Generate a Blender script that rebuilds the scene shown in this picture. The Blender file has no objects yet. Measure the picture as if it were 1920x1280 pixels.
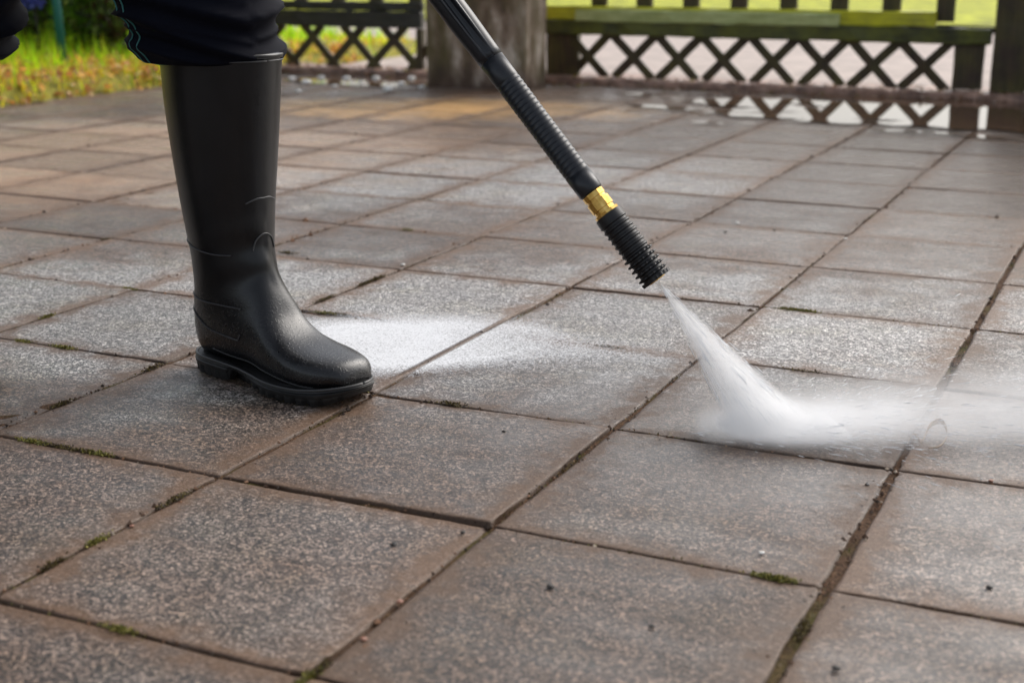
import bpy, bmesh, math, random
import numpy as np
from mathutils import Vector, Matrix
random.seed(7); rng = np.random.default_rng(7)
R = math.radians
sc = bpy.context.scene
col = sc.collection

# ------------------------------------------------------------------ camera
CAM = np.array([0.51126, -1.05833, 0.49584]); PITCH = R(15.3915); YAW = R(24.9557); FPX = 2640.2
cd = bpy.data.cameras.new('camera'); cam = bpy.data.objects.new('camera', cd); col.objects.link(cam)
cam.location = CAM; cam.rotation_euler = (R(90) - PITCH, 0, YAW)
cd.sensor_width = 36; cd.lens = FPX / 1920 * 36; cd.clip_start = .02; cd.clip_end = 500
cd.dof.use_dof = True; cd.dof.focus_distance = 1.62; cd.dof.aperture_fstop = 6.0
sc.camera = cam
# ------------------------------------------------------------------ light
SUN_EL, SUN_AZ = R(40), R(68)      # azimuth counted from +x towards +y
w = bpy.data.worlds.new('World'); sc.world = w; w.use_nodes = True
nt = w.node_tree; nt.nodes.clear()
sky = nt.nodes.new('ShaderNodeTexSky'); sky.sky_type = 'NISHITA'; sky.sun_disc = False
sky.sun_elevation = SUN_EL; sky.sun_rotation = R(90) - SUN_AZ
sky.air_density = 1.0; sky.dust_density = 4.0; sky.ozone_density = 1.0
hs = nt.nodes.new('ShaderNodeHueSaturation'); hs.inputs['Saturation'].default_value = .42
bg = nt.nodes.new('ShaderNodeBackground'); bg.inputs['Strength'].default_value = .15
wo = nt.nodes.new('ShaderNodeOutputWorld')
nt.links.new(sky.outputs[0], hs.inputs['Color']); nt.links.new(hs.outputs[0], bg.inputs[0]); nt.links.new(bg.outputs[0], wo.inputs[0])
sd = bpy.data.lights.new('sun', 'SUN'); sun = bpy.data.objects.new('sun', sd); col.objects.link(sun)
sd.energy = 1.15; sd.angle = R(50); sd.color = (1, .97, .92)
sv = Vector((math.cos(SUN_EL) * math.cos(SUN_AZ), math.cos(SUN_EL) * math.sin(SUN_AZ), math.sin(SUN_EL)))
sun.rotation_euler = sv.to_track_quat('Z', 'Y').to_euler(); sun.location = sv * 20
sc.view_settings.view_transform = 'Standard'; sc.view_settings.look = 'None'
sc.view_settings.gamma = 1; sc.view_settings.use_curve_mapping = False
sc.view_settings.exposure = 0.36
sc.cycles.volume_bounces = 9; sc.cycles.max_bounces = 12; sc.cycles.transparent_max_bounces = 16
sc.cycles.caustics_reflective = False; sc.cycles.caustics_refractive = False

# ------------------------------------------------------------------ pixel -> point helpers (measuring only)
cy_, sy_, cp_, sp_ = math.cos(YAW), math.sin(YAW), math.cos(PITCH), math.sin(PITCH)
FWH = np.array([-sy_, cy_, 0.]); RT = np.array([cy_, sy_, 0.])
FW = np.array([-sy_ * cp_, cy_ * cp_, -sp_]); UP = np.cross(RT, FW)
def ray(px, py): return FW + (px - 960) / FPX * RT + (640 - py) / FPX * UP
def gnd(px, py, z=0.):
    d = ray(px, py); return CAM + d * (z - CAM[2]) / d[2]
def aty(px, py, y):
    d = ray(px, py); return CAM + d * (y - CAM[1]) / d[1]
def atd(px, py, dep): return CAM + ray(px, py) * dep

# ------------------------------------------------------------------ object helpers
def tag(o, label=None, cat=None, group=None, kind=None):
    if label: o['label'] = label
    if cat: o['category'] = cat
    if group: o['group'] = group
    if kind: o['kind'] = kind
    return o
def empty(name, loc=(0, 0, 0), rz=0):
    o = bpy.data.objects.new(name, None); col.objects.link(o); o.location = loc; o.rotation_euler = (0, 0, rz)
    o.empty_display_size = .05
    return o
def mk(name, V, F, mat=None, parent=None, smooth=True):
    me = bpy.data.meshes.new(name); me.from_pydata([tuple(map(float, v)) for v in V], [], [tuple(map(int, f)) for f in F]); me.update()
    o = bpy.data.objects.new(name, me); col.objects.link(o)
    if mat: me.materials.append(mat)
    if smooth: me.shade_smooth()
    if parent: o.parent = parent
    return o
def bm_obj(name, bm, mat=None, parent=None, smooth=False):
    me = bpy.data.meshes.new(name); bm.normal_update(); bm.to_mesh(me); bm.free()
    o = bpy.data.objects.new(name, me); col.objects.link(o)
    if mat: me.materials.append(mat)
    if smooth: me.shade_smooth()
    if parent: o.parent = parent
    return o
def rough_box(x0, x1, y0, y1, z0, z1, bev=.004, jit=.0015, step=.05):
    """weathered board: subdivided, bevelled, slightly uneven"""
    bm = bmesh.new(); bmesh.ops.create_cube(bm, size=1)
    bmesh.ops.scale(bm, vec=(x1 - x0, y1 - y0, z1 - z0), verts=bm.verts)
    bmesh.ops.translate(bm, vec=((x0 + x1) / 2, (y0 + y1) / 2, (z0 + z1) / 2), verts=bm.verts)
    bmesh.ops.bevel(bm, geom=bm.edges[:], offset=bev, segments=2, affect='EDGES', profile=.6)
    L = max(x1 - x0, z1 - z0); ax = 0 if (x1 - x0) >= (z1 - z0) else 2
    n = max(1, int(L / step)); a0 = x0 if ax == 0 else z0
    for k in range(1, n):
        p = [0, 0, 0]; p[ax] = a0 + L * k / n; nn = [0, 0, 0]; nn[ax] = 1
        bmesh.ops.bisect_plane(bm, geom=bm.verts[:] + bm.edges[:] + bm.faces[:], plane_co=p, plane_no=nn)
    for v in bm.verts:
        v.co += Vector((random.gauss(0, jit), random.gauss(0, jit), random.gauss(0, jit)))
    return bm
def loft(rings, close_v=True, cap0=False, cap1=False):
    n = len(rings[0]); V = [p for r in rings for p in r]; F = []
    for i in range(len(rings) - 1):
        for j in range(n if close_v else n - 1):
            a = i * n + j; b = i * n + (j + 1) % n; F.append((a, b, b + n, a + n))
    if cap0: F.append(tuple(range(n))[::-1])
    if cap1: F.append(tuple(range((len(rings) - 1) * n, len(rings) * n)))
    return V, F
def tube(pts, r, n=8, closed=False):
    pts = [Vector(p) for p in pts]; rings = []
    N = len(pts); prev = None
    for i, p in enumerate(pts):
        t = (pts[min(i + 1, N - 1)] - pts[max(i - 1, 0)]).normalized()
        if prev is None:
            a = Vector((0, 0, 1)) if abs(t.z) < .9 else Vector((1, 0, 0)); u = t.cross(a).normalized()
        else: u = (prev - t * prev.dot(t)).normalized()
        prev = u; v = t.cross(u); rr = r(i / (N - 1)) if callable(r) else r
        rings.append([p + (u * math.cos(2 * math.pi * k / n) + v * math.sin(2 * math.pi * k / n)) * rr for k in range(n)])
    return loft(rings, cap0=True, cap1=True)
def merge(parts):
    V = []; F = []
    for v, f in parts:
        o = len(V); V += list(v); F += [tuple(i + o for i in q) for q in f]
    return V, F
def lathe(prof, n=48):
    """prof: (axial, radius) list -> rings round local +z"""
    rings = [[Vector((r * math.cos(2 * math.pi * k / n), r * math.sin(2 * math.pi * k / n), z)) for k in range(n)] for z, r in prof]
    return loft(rings, cap0=True, cap1=True)
def recalc(o):
    bm = bmesh.new(); bm.from_mesh(o.data); bmesh.ops.recalc_face_normals(bm, faces=bm.faces); bm.to_mesh(o.data); bm.free(); return o
def cr(P, t):
    """Catmull-Rom through rows of P at parameter t in 0..len-1"""
    P = np.asarray(P, float); n = len(P); i = int(min(max(math.floor(t), 0), n - 2)); u = t - i
    p0 = P[max(i - 1, 0)]; p1 = P[i]; p2 = P[i + 1]; p3 = P[min(i + 2, n - 1)]
    return .5 * ((2 * p1) + (-p0 + p2) * u + (2 * p0 - 5 * p1 + 4 * p2 - p3) * u * u + (-p0 + 3 * p1 - 3 * p2 + p3) * u ** 3)

# ------------------------------------------------------------------ material helpers
class NT:
    def __init__(s, name):
        s.m = bpy.data.materials.new(name); s.m.use_nodes = True; s.t = s.m.node_tree; s.t.nodes.clear()
        s.out = s.n('ShaderNodeOutputMaterial')
    def n(s, typ, **kw):
        nd = s.t.nodes.new(typ)
        for k, v in kw.items(): setattr(nd, k, v)
        return nd
    def l(s, a, b): s.t.links.new(a, b)
    def setin(s, nd, name, v):
        if v is None: return
        if isinstance(v, bpy.types.NodeSocket): s.l(v, nd.inputs[name])
        else: nd.inputs[name].default_value = v
    def coord(s, kind='Object'): return s.n('ShaderNodeTexCoord').outputs[kind]
    def noise(s, vec, scale, detail=4, rough=.55, dist=0, out='Fac', dims='3D'):
        nd = s.n('ShaderNodeTexNoise'); nd.inputs['Scale'].default_value = scale; nd.inputs['Detail'].default_value = detail
        nd.inputs['Roughness'].default_value = rough; nd.inputs['Distortion'].default_value = dist
        if vec is not None: s.l(vec, nd.inputs['Vector'])
        return nd.outputs[out]
    def voro(s, vec, scale, feature='F1', out='Distance', rand=1):
        nd = s.n('ShaderNodeTexVoronoi'); nd.feature = feature; nd.inputs['Scale'].default_value = scale; nd.inputs['Randomness'].default_value = rand
        s.l(vec, nd.inputs['Vector']); return nd.outputs[out]
    def ramp(s, fac, stops, interp='LINEAR'):
        nd = s.n('ShaderNodeValToRGB'); e = nd.color_ramp.elements; nd.color_ramp.interpolation = interp
        while len(e) < len(stops): e.new(.5)
        for el, (p, c) in zip(e, stops):
            el.position = p; el.color = (c, c, c, 1) if not isinstance(c, (tuple, list)) else (*c, 1)
        s.l(fac, nd.inputs[0]); return nd.outputs[0]
    def math(s, op, a, b=None, c=None, clamp=False):
        nd = s.n('ShaderNodeMath', operation=op, use_clamp=clamp)
        for i, v in enumerate((a, b, c)):
            if v is None: continue
            if isinstance(v, bpy.types.NodeSocket): s.l(v, nd.inputs[i])
            else: nd.inputs[i].default_value = v
        return nd.outputs[0]
    def mix(s, fac, a, b, blend='MIX'):
        nd = s.n('ShaderNodeMix', data_type='RGBA', blend_type=blend)
        for i, v in ((0, fac), (6, a), (7, b)):
            if isinstance(v, bpy.types.NodeSocket): s.l(v, nd.inputs[i])
            elif i == 0: nd.inputs[0].default_value = v
            else: nd.inputs[i].default_value = (*v, 1)
        return nd.outputs[2]
    def bump(s, h, strength=.5, dist=.001, normal=None):
        nd = s.n('ShaderNodeBump'); nd.inputs['Strength'].default_value = strength; nd.inputs['Distance'].default_value = dist
        s.l(h, nd.inputs['Height'])
        if normal is not None: s.l(normal, nd.inputs['Normal'])
        return nd.outputs[0]
    def bsdf(s, **kw):
        nd = s.n('ShaderNodeBsdfPrincipled')
        for k, v in kw.items():
            k = k.replace('_', ' ')
            if isinstance(v, tuple) and len(v) == 3 and not k.startswith('Subsurface R'): v = (*v, 1)
            s.setin(nd, k, v)
        s.l(nd.outputs[0], s.out.inputs['Surface']); return nd
    def mapping(s, vec, scale=(1, 1, 1), rot=(0, 0, 0), loc=(0, 0, 0)):
        nd = s.n('ShaderNodeMapping'); nd.inputs['Scale'].default_value = scale; nd.inputs['Rotation'].default_value = rot; nd.inputs['Location'].default_value = loc
        s.l(vec, nd.inputs[0]); return nd.outputs[0]
    def blob(s, vec, centre, radii, rot=0, soft=.35, wob=None):
        """elliptical patch mask on the ground, 1 inside"""
        c, sn = math.cos(rot), math.sin(rot)
        m = s.mapping(vec, loc=(-centre[0], -centre[1], 0))
        m = s.mapping(m, rot=(0, 0, -rot)); m = s.mapping(m, scale=(1 / radii[0], 1 / radii[1], 0))
        ln = s.n('ShaderNodeVectorMath', operation='LENGTH'); s.l(m, ln.inputs[0]); d = ln.outputs['Value']
        if wob is not None: d = s.math('ADD', d, wob)
        mr = s.n('ShaderNodeMapRange', interpolation_type='SMOOTHSTEP'); mr.inputs['From Min'].default_value = 1 + soft; mr.inputs['From Max'].default_value = 1 - soft
        s.l(d, mr.inputs['Value']); return mr.outputs[0]

_c = lambda px, py: tuple(float(q) for q in gnd(px, py)[:2])
CL1 = _c(560, 590); CL2 = _c(860, 330); CL3 = _c(1300, 610); CL4 = _c(120, 270)
# --- paving slab concrete
def mat_slab():
    s = NT('wet_concrete_slab'); P = s.coord()
    fine = s.voro(P, 640, out='Color'); fsep = s.n('ShaderNodeSeparateColor'); s.l(fine, fsep.inputs[0])
    fine2 = s.voro(P, 340, out='Color'); f2 = s.n('ShaderNodeSeparateColor'); s.l(fine2, f2.inputs[0])
    n1 = s.noise(P, 420, 5, .75); big = s.noise(P, 5.5, 5, .6); mid = s.noise(P, 24, 6, .65); mid2 = s.noise(s.mapping(P, loc=(7, 3, 0)), 11, 5, .6)
    g = s.math('ADD', s.math('MULTIPLY', fsep.outputs[0], .5), s.math('MULTIPLY', n1, .5))
    g = s.math('ADD', s.math('MULTIPLY', g, .72), s.math('MULTIPLY', f2.outputs[0], .28))
    base = s.ramp(g, [(.30, (.014, .012, .011)), (.42, (.064, .059, .056)), (.52, (.155, .146, .140)), (.62, (.30, .287, .273)), (.74, (.72, .69, .66))])
    wobc = s.math('MULTIPLY', s.math('SUBTRACT', s.math('ADD', s.math('MULTIPLY', mid2, .6), s.math('MULTIPLY', big, .4)), .5), 2.6)
    cl = s.math('MAXIMUM', s.blob(P, CL1, (1.35, .34), YAW - R(4), .35, wobc), s.blob(P, CL2, (.75, .42), YAW, .4, wobc))
    cl = s.math('MAXIMUM', cl, s.blob(P, CL4, (.8, .55), YAW, .4, wobc))
    cl = s.math('MAXIMUM', cl, s.blob(P, CL3, (.5, .22), YAW, .4, wobc))
    base = s.mix(cl, s.mix(1, base, (.72, .595, .515), 'MULTIPLY'), s.mix(1, base, (1.40, 1.40, 1.41), 'MULTIPLY'))
    # grime still on the slabs: brown-violet film in patches
    att0 = s.n('ShaderNodeAttribute', attribute_name='tone')
    grime = s.ramp(s.math('ADD', s.math('ADD', s.math('MULTIPLY', big, .6), s.math('MULTIPLY', mid2, .4)), s.math('MULTIPLY', s.math('SUBTRACT', .5, att0.outputs['Fac']), .14)), [(.38, .05), (.56, 1)])
    base = s.mix(s.math('MULTIPLY', s.math('MULTIPLY', grime, .8), s.math('SUBTRACT', 1, s.math('MULTIPLY', cl, .75))), base, s.mix(1, base, (.84, .70, .61), 'MULTIPLY'))
    moss = s.ramp(s.noise(s.mapping(P, loc=(3, 9, 0)), 8, 6, .7), [(.5, 0), (.72, 1)])
    base = s.mix(s.math('MULTIPLY', moss, .5), base, s.mix(1, base, (.82, .78, .52), 'MULTIPLY'))
    # local stains and one painted reflection, each with its own outline
    wob = s.math('MULTIPLY', s.math('SUBTRACT', mid2, .5), 1.6)
    st = s.blob(P, (-2.15, 1.55), (1.35, .75), R(60), .5, wob)
    base = s.mix(s.math('MULTIPLY', st, .9), base, s.mix(.6, s.mix(1, base, (1.0, .74, .52), 'MULTIPLY'), (.44, .265, .15)))
    st2 = s.blob(P, (-1.72, 3.12), (.62, .30), R(20), .5, wob)
    base = s.mix(s.math('MULTIPLY', st2, .6), base, (.80, .44, .13))
    st4 = s.blob(P, (-1.25, 3.75), (.7, .25), R(5), .5, wob)
    base = s.mix(s.math('MULTIPLY', st4, .7), base, (.14, .07, .03))
    st3 = s.blob(P, (.25, 2.95), (1.0, 1.05), 0, .5, wob)
    base = s.mix(s.math('MULTIPLY', st3, .72), base, (.115, .070, .040))  # far-right brown grime, darkened further to paint the dark reflection into the base
    # edge dirt from the joints
    uv = s.n('ShaderNodeSeparateXYZ'); s.l(s.coord('UV'), uv.inputs[0])
    eu = s.math('MINIMUM', uv.outputs[0], s.math('SUBTRACT', 1, uv.outputs[0])); ev = s.math('MINIMUM', uv.outputs[1], s.math('SUBTRACT', 1, uv.outputs[1]))
    e = s.math('MINIMUM', eu, s.math('MULTIPLY', ev, 1.5))
    e = s.math('ADD', e, s.math('MULTIPLY', s.math('SUBTRACT', mid, .50), .44))
    edge = s.ramp(e, [(.0, 1), (.028, .92), (.075, .45), (.19, 0)])
    base = s.mix(s.math('MULTIPLY', edge, .8), base, s.mix(n1, (.055, .028, .014), (.26, .15, .085)))
    rawe = s.ramp(s.math('ADD', s.math('MINIMUM', eu, ev), s.math('MULTIPLY', s.math('SUBTRACT', mid, .5), .02)), [(.002, 1), (.0075, 0)])
    base = s.mix(s.math('MULTIPLY', rawe, .85), base, s.mix(n1, (.030, .016, .008), (.12, .066, .036)))
    # per slab tone
    att = s.n('ShaderNodeAttribute', attribute_name='tone'); tone = s.math('ADD', s.math('MULTIPLY', att.outputs['Fac'], .50), .76)
    tc = s.n('ShaderNodeCombineColor'); [s.l(tone, tc.inputs[i]) for i in range(3)]
    base = s.mix(1, base, tc.outputs[0], 'MULTIPLY')
    # pits
    pit = s.ramp(s.voro(P, 95), [(.10, 1), (.17, 0)]); pit = s.math('MULTIPLY', pit, s.ramp(s.noise(P, 60, 2), [(.58, 0), (.62, 1)]))
    base = s.mix(s.math('MULTIPLY', pit, .8), base, (.02, .015, .012))
    strk = s.noise(s.mapping(P, scale=(1.2, 7, 1), loc=(1, 4, 0)), 2.2, 5, .6)
    imp = s.blob(P, (.30, .40), (.50, .26), R(10), .35, s.math('MULTIPLY', s.math('SUBTRACT', mid2, .5), .9))
    base = s.mix(s.math('MULTIPLY', imp, .6), base, s.mix(1, base, (.66, .68, .72), 'MULTIPLY'))
    wet = s.ramp(s.math('ADD', s.math('MULTIPLY', big, .35), s.math('ADD', s.math('MULTIPLY', mid2, .25), s.math('MULTIPLY', strk, .4))), [(.40, 1), (.58, .0)])
    wf = s.math('MULTIPLY', st3, s.ramp(strk, [(.35, 1), (.6, .35)]))
    h = s.math('ADD', s.math('MULTIPLY', g, 1.0), s.math('MULTIPLY', pit, -1.2)); h = s.math('ADD', h, s.math('MULTIPLY', mid, .8))
    nb = s.bump(h, 1.0, .0020)
    nc = s.bump(s.math('ADD', mid, s.math('MULTIPLY', g, 1.2)), .8, .0014)
    s.bsdf(Base_Color=base, Roughness=.5, Specular_IOR_Level=.4, Normal=nb, Coat_Weight=s.math('MULTIPLY', s.math('ADD', .16, s.math('MAXIMUM', s.math('MAXIMUM', s.math('MULTIPLY', wet, .84), wf), imp), clamp=True), s.math('SUBTRACT', 1, edge)),
           Coat_Roughness=s.math('SUBTRACT', s.math('SUBTRACT', .38, s.math('MULTIPLY', wet, .22)), s.math('MULTIPLY', wf, .30)), Coat_Normal=nc, Coat_IOR=1.4)
    return s.m
def mat_soil():
    s = NT('joint_soil'); P = s.coord(); n = s.noise(P, 300, 5, .7); b = s.noise(P, 9, 4)
    c = s.ramp(n, [(.3, (.022, .013, .008)), (.48, (.090, .050, .029)), (.64, (.20, .115, .065)), (.8, (.5, .36, .25))])
    c = s.mix(s.ramp(b, [(.5, 0), (.65, .7)]), c, s.mix(n, (.03, .035, .008), (.16, .15, .03)))
    s.bsdf(Base_Color=c, Roughness=.85, Specular_IOR_Level=.15, Normal=s.bump(n, 1, .004)); return s.m
def mat_simple(name, c, rough=.5, nscale=None, namp=.3, bump=0, bdist=.001, spec=None, **kw):
    s = NT(name); base = c
    extra = dict(kw)
    if nscale:
        n = s.noise(s.coord(), nscale, 5, .6)
        lo = tuple(max(0, x * (1 - namp)) for x in c); hi = tuple(x * (1 + namp) for x in c)
        base = s.ramp(n, [(.3, lo), (.7, hi)])
        if bump: extra['Normal'] = s.bump(n, bump, bdist)
    s.bsdf(Base_Color=base, Roughness=rough, **extra); return s.m
def mat_wood(name, dark, mid_, moss, mossamt=.5, grain='x'):
    s = NT(name); P = s.coord(); sc_ = (2, 14, 30) if grain == 'x' else (30, 14, 2)
    g = s.noise(s.mapping(P, scale=sc_), 4, 6, .6); b = s.noise(P, 9, 6, .65)
    c = s.ramp(g, [(.3, dark), (.75, mid_)]); 
    c = s.mix(s.ramp(b, [(.5 - mossamt * .3, 0), (.62, mossamt)]), c, s.mix(g, tuple(x * .45 for x in moss), moss))
    s.bsdf(Base_Color=c, Roughness=.5, Normal=s.bump(g, .5, .002)); return s.m
def mat_rubber():
    s = NT('wet_black_rubber'); P = s.coord(); n = s.noise(P, 420, 3, .6); b = s.noise(P, 26, 6, .6); d = s.noise(s.mapping(P, loc=(4, 2, 1)), 330, 2, .5)
    z = s.n('ShaderNodeSeparateXYZ'); s.l(P, z.inputs[0])
    low = s.ramp(z.outputs[2], [(.0, 1), (.07, .8), (.13, 0)])
    drops = s.math('MULTIPLY', s.ramp(d, [(.56, 0), (.62, 1)]), low)
    c = s.mix(s.ramp(b, [(.35, 0), (.8, 1)]), (.0015, .0018, .003), (.0045, .005, .0065))
    dirt = s.math('MULTIPLY', s.ramp(s.noise(P, 240, 5, .7), [(.56, 0), (.70, 1)]), s.math('MULTIPLY', low, .2))
    c = s.mix(dirt, c, (.075, .062, .05))
    h = s.math('ADD', s.math('MULTIPLY', n, .12), s.math('ADD', s.math('MULTIPLY', drops, .6), s.math('MULTIPLY', b, .35)))
    s.bsdf(Base_Color=c, Roughness=s.math('SUBTRACT', s.math('ADD', .28, s.math('MULTIPLY', b, .16)), s.math('MULTIPLY', drops, .2)), Normal=s.bump(h, .35, .0012), Specular_IOR_Level=.42, Coat_Weight=s.math('ADD', .12, s.math('MULTIPLY', low, .22)), Coat_Roughness=.25, Coat_Normal=s.bump(h, .25, .0012))
    return s.m
def mat_cloth():
    s = NT('navy_work_cloth'); P = s.coord(); n = s.noise(P, 900, 2, .5); b = s.noise(P, 12, 4)
    c = s.mix(b, (.002, .0025, .006), (.0045, .0055, .012))
    s.bsdf(Base_Color=c, Roughness=.85, Normal=s.bump(n, .3, .0005), Specular_IOR_Level=.12); return s.m
def mat_vcol(name, rough=.5, trans=.25):
    s = NT(name); a = s.n('ShaderNodeAttribute', attribute_name='col')
    b = s.bsdf(Base_Color=a.outputs['Color'], Roughness=rough)
    if trans:
        t = s.n('ShaderNodeBsdfTranslucent'); s.l(a.outputs['Color'], t.inputs[0]); m = s.n('ShaderNodeMixShader'); m.inputs[0].default_value = trans
        s.l(b.outputs[0], m.inputs[1]); s.l(t.outputs[0], m.inputs[2]); s.l(m.outputs[0], s.out.inputs['Surface'])
    return s.m
M = dict(slab=mat_slab(), soil=mat_soil(), rubber=mat_rubber(), cloth=mat_cloth(), leaf=mat_vcol('leaf_blades', .5, .55),
    mossb=mat_vcol('moss_leaves', .7, .1),
    seam=mat_simple('rubber_seam', (.045, .045, .047), .42), welt=mat_simple('welt_rubber', (.05, .05, .05), .4), sole=mat_simple('sole_rubber', (.010, .010, .010), .5, 60, .5, .4),
    piping=mat_simple('teal_piping', (.03, .17, .16), .5),
    kerb=mat_simple('kerb_stone', (.32, .20, .15), .5, 22, .6, .6, .003),
    street=mat_simple('pinkish_street', (.48, .40, .355), .8, 7, .22),
    lawn=mat_simple('mossy_lawn_soil', (.26, .24, .03), .9, 30, .6, .8, .01), verge=mat_simple('lime_verge', (.40, .42, .012), .9, 5, .75),
    bed=mat_simple('garden_soil', (.05, .03, .015), .8, 40, .5, .8, .01),
    skin=mat_simple('skin', (.5, .3, .22), .5), hair=mat_simple('hair', (.03, .02, .012), .6),
    lance=mat_simple('lance_plastic', (.012, .014, .018), .38, 300, .2, .1, .0004),
    guard=mat_simple('nozzle_rubber', (.007, .007, .008), .5),
    peb_w=mat_simple('white_pebble', (.8, .79, .75), .4), peb_d=mat_simple('dark_crumb', (.012, .009, .007), .6, 300, .5),
    peb_r=mat_simple('reddish_pebble', (.30, .14, .09), .5),
    teal=mat_simple('teal_stake', (.0, .11, .09), .5), blue=mat_simple('blue_petals', (.07, .10, .38), .6),
    hole=mat_simple('dry_leaf', (.42, .30, .2), .6, 200, .3))
def mat_brass():
    s = NT('brass'); P = s.coord(); n = s.noise(P, 130, 3)
    s.bsdf(Base_Color=s.ramp(n, [(.3, (.62, .36, .07)), (.7, (.95, .66, .22))]), Metallic=1., Roughness=.36, Normal=s.bump(n, .3, .0006)); return s.m
M['brass'] = mat_brass()
def mat_pillar():
    s = NT('weathered_concrete'); P = s.coord(); b = s.noise(s.mapping(P, scale=(1, 1, .45)), 9, 6, .65); g = s.noise(P, 130, 4, .6); m = s.noise(s.mapping(P, loc=(2, 5, 1), scale=(1, 1, .4)), 7, 5, .6)
    c = s.ramp(b, [(.36, (.055, .034, .022)), (.46, (.15, .10, .065)), (.56, (.32, .25, .19)), (.68, (.72, .64, .55))])
    c = s.mix(s.ramp(m, [(.48, 0), (.66, .75)]), c, (.10, .085, .02))
    z = s.n('ShaderNodeSeparateXYZ'); s.l(P, z.inputs[0]); c = s.mix(s.ramp(s.math('ADD', z.outputs[2], s.math('MULTIPLY', b, .1)), [(.05, .8), (.14, 0)]), c, (.05, .022, .012))
    s.bsdf(Base_Color=c, Roughness=.65, Normal=s.bump(s.math('ADD', b, s.math('MULTIPLY', g, .2)), .6, .004)); return s.m
M['pillar'] = mat_pillar()
M['wood'] = mat_wood('dark_stained_wood', (.012, .008, .005), (.085, .050, .028), (.15, .15, .02), .45, 'z')
M['woodx'] = mat_wood('dark_stained_rail', (.010, .009, .008), (.042, .040, .034), (.05, .05, .01), .2, 'x')
M['mossy'] = mat_wood('algae_covered_rail', (.16, .15, .02), (.42, .42, .05), (.90, .90, .03), .95, 'x')
M['mossd'] = mat_wood('dark_mossy_rail', (.010, .011, .007), (.05, .055, .022), (.25, .28, .02), .6, 'x')
M['pale'] = mat_wood('pale_green_board', (.34, .42, .14), (.78, .84, .42), (.26, .34, .03), .35, 'x')
def mat_water():
    s = NT('rain_water'); P = s.coord(); n = s.noise(P, 14, 3, .5)
    edge = s.n('ShaderNodeAttribute', attribute_name='mask')
    a = s.math('ADD', edge.outputs['Fac'], s.math('MULTIPLY', s.math('SUBTRACT', s.noise(s.mapping(P, scale=(.6, 1.6, 1)), 5, 6, .65), .5), 2.1))
    a = s.ramp(a, [(.46, 0), (.64, .88)])
    b = s.n('ShaderNodeBsdfPrincipled'); b.inputs['Base Color'].default_value = (.15, .085, .05, 1); b.inputs['Roughness'].default_value = .03; b.inputs['IOR'].default_value = 1.4
    b.inputs['Alpha'].default_value = 1
    s.l(s.bump(n, .04, .002), b.inputs['Normal'])
    t = s.n('ShaderNodeBsdfTransparent'); m = s.n('ShaderNodeMixShader'); s.l(a, m.inputs[0]); s.l(t.outputs[0], m.inputs[1]); s.l(b.outputs[0], m.inputs[2]); s.l(m.outputs[0], s.out.inputs['Surface'])
    return s.m
M['water'] = mat_water()

# ================================================================== GROUND
S = .3
ys = .0
def jx(v):  return {1: .0075, 0: .0045, -1: .0038, -2: .0055, -3: .0045}.get(v, .0045 + .002 * ((v * 37) % 5) / 5)
def jy(u):  return {0: .0028, 1: .0022, 2: .0026, 3: .0026}.get(u, .0022)
fr = np.array([0, .006, .016, .035, .08, .16, .28, .40, .52, .64, .76, .86, .92, .965, .984, .994, 1.])
V = []; F = []; UVs = []; tone = []
U0, U1, V0, V1 = -5, 14, -14, 10
nf = len(fr)
for v in range(V0, V1):
    for u in range(U0, U1):
        x0 = v * S + jx(v) / 2; x1 = (v + 1) * S - jx(v + 1) / 2; y0 = u * S + jy(u) / 2; y1 = (u + 1) * S - jy(u + 1) / 2
        if y0 < -1.6: continue
        x0 += random.uniform(-.0015, .0015); x1 += random.uniform(-.0015, .0015); y0 += random.uniform(-.0015, .0015); y1 += random.uniform(-.0015, .0015)
        sk = random.gauss(0, .0016); t = random.random(); z0 = random.gauss(0, .0006); tx = random.gauss(0, .004); ty = random.gauss(0, .004)
        if y0 > 2.9: z0 -= .001; tx *= .3; ty *= .3
        o = len(V)
        for j, b in enumerate(fr):
            for i, a in enumerate(fr):
                x = x0 + (x1 - x0) * a + sk * (b - .5); y = y0 + (y1 - y0) * b - sk * (a - .5)
                eb = (i in (0, nf - 1)) or (j in (0, nf - 1)); e1 = (i in (1, nf - 2)) or (j in (1, nf - 2))
                z = z0 + tx * (a - .5) * S + ty * (b - .5) * S - (.0014 if eb else .0002 if e1 else 0) + random.gauss(0, .00015)
                if eb or e1: x += random.gauss(0, .0008); y += random.gauss(0, .0008)
                V.append((x, y, z)); UVs.append((a, b)); tone.append(t)
        for j in range(nf - 1):
            for i in range(nf - 1):
                F.append((o + j * nf + i, o + j * nf + i + 1, o + (j + 1) * nf + i + 1, o + (j + 1) * nf + i))
        loop = [j for j in range(nf)] + [k * nf + nf - 1 for k in range(1, nf)] + [(nf - 1) * nf + k for k in range(nf - 2, -1, -1)] + [k * nf for k in range(nf - 2, 0, -1)]
        so = len(V)
        for q in loop:
            p = V[o + q]; V.append((p[0], p[1], -.02)); UVs.append(UVs[o + q]); tone.append(t)
        for k in range(len(loop)):
            k2 = (k + 1) % len(loop); F.append((o + loop[k], so + k, so + k2, o + loop[k2]))
paving = mk('paving', V, F, M['slab'], smooth=True); tag(paving, 'grey square concrete paving slabs, wet and speckled, brown dirt in the joints', kind='structure')
me = paving.data
uvl = me.uv_layers.new(name='UVMap'); li = np.zeros(len(me.loops), int); me.loops.foreach_get('vertex_index', li)
uvl.data.foreach_set('uv', np.array(UVs)[li].ravel().astype(np.float32))
at_ = me.attributes.new('tone', 'FLOAT', 'POINT'); at_.data.foreach_set('value', np.array(tone, np.float32))

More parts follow.
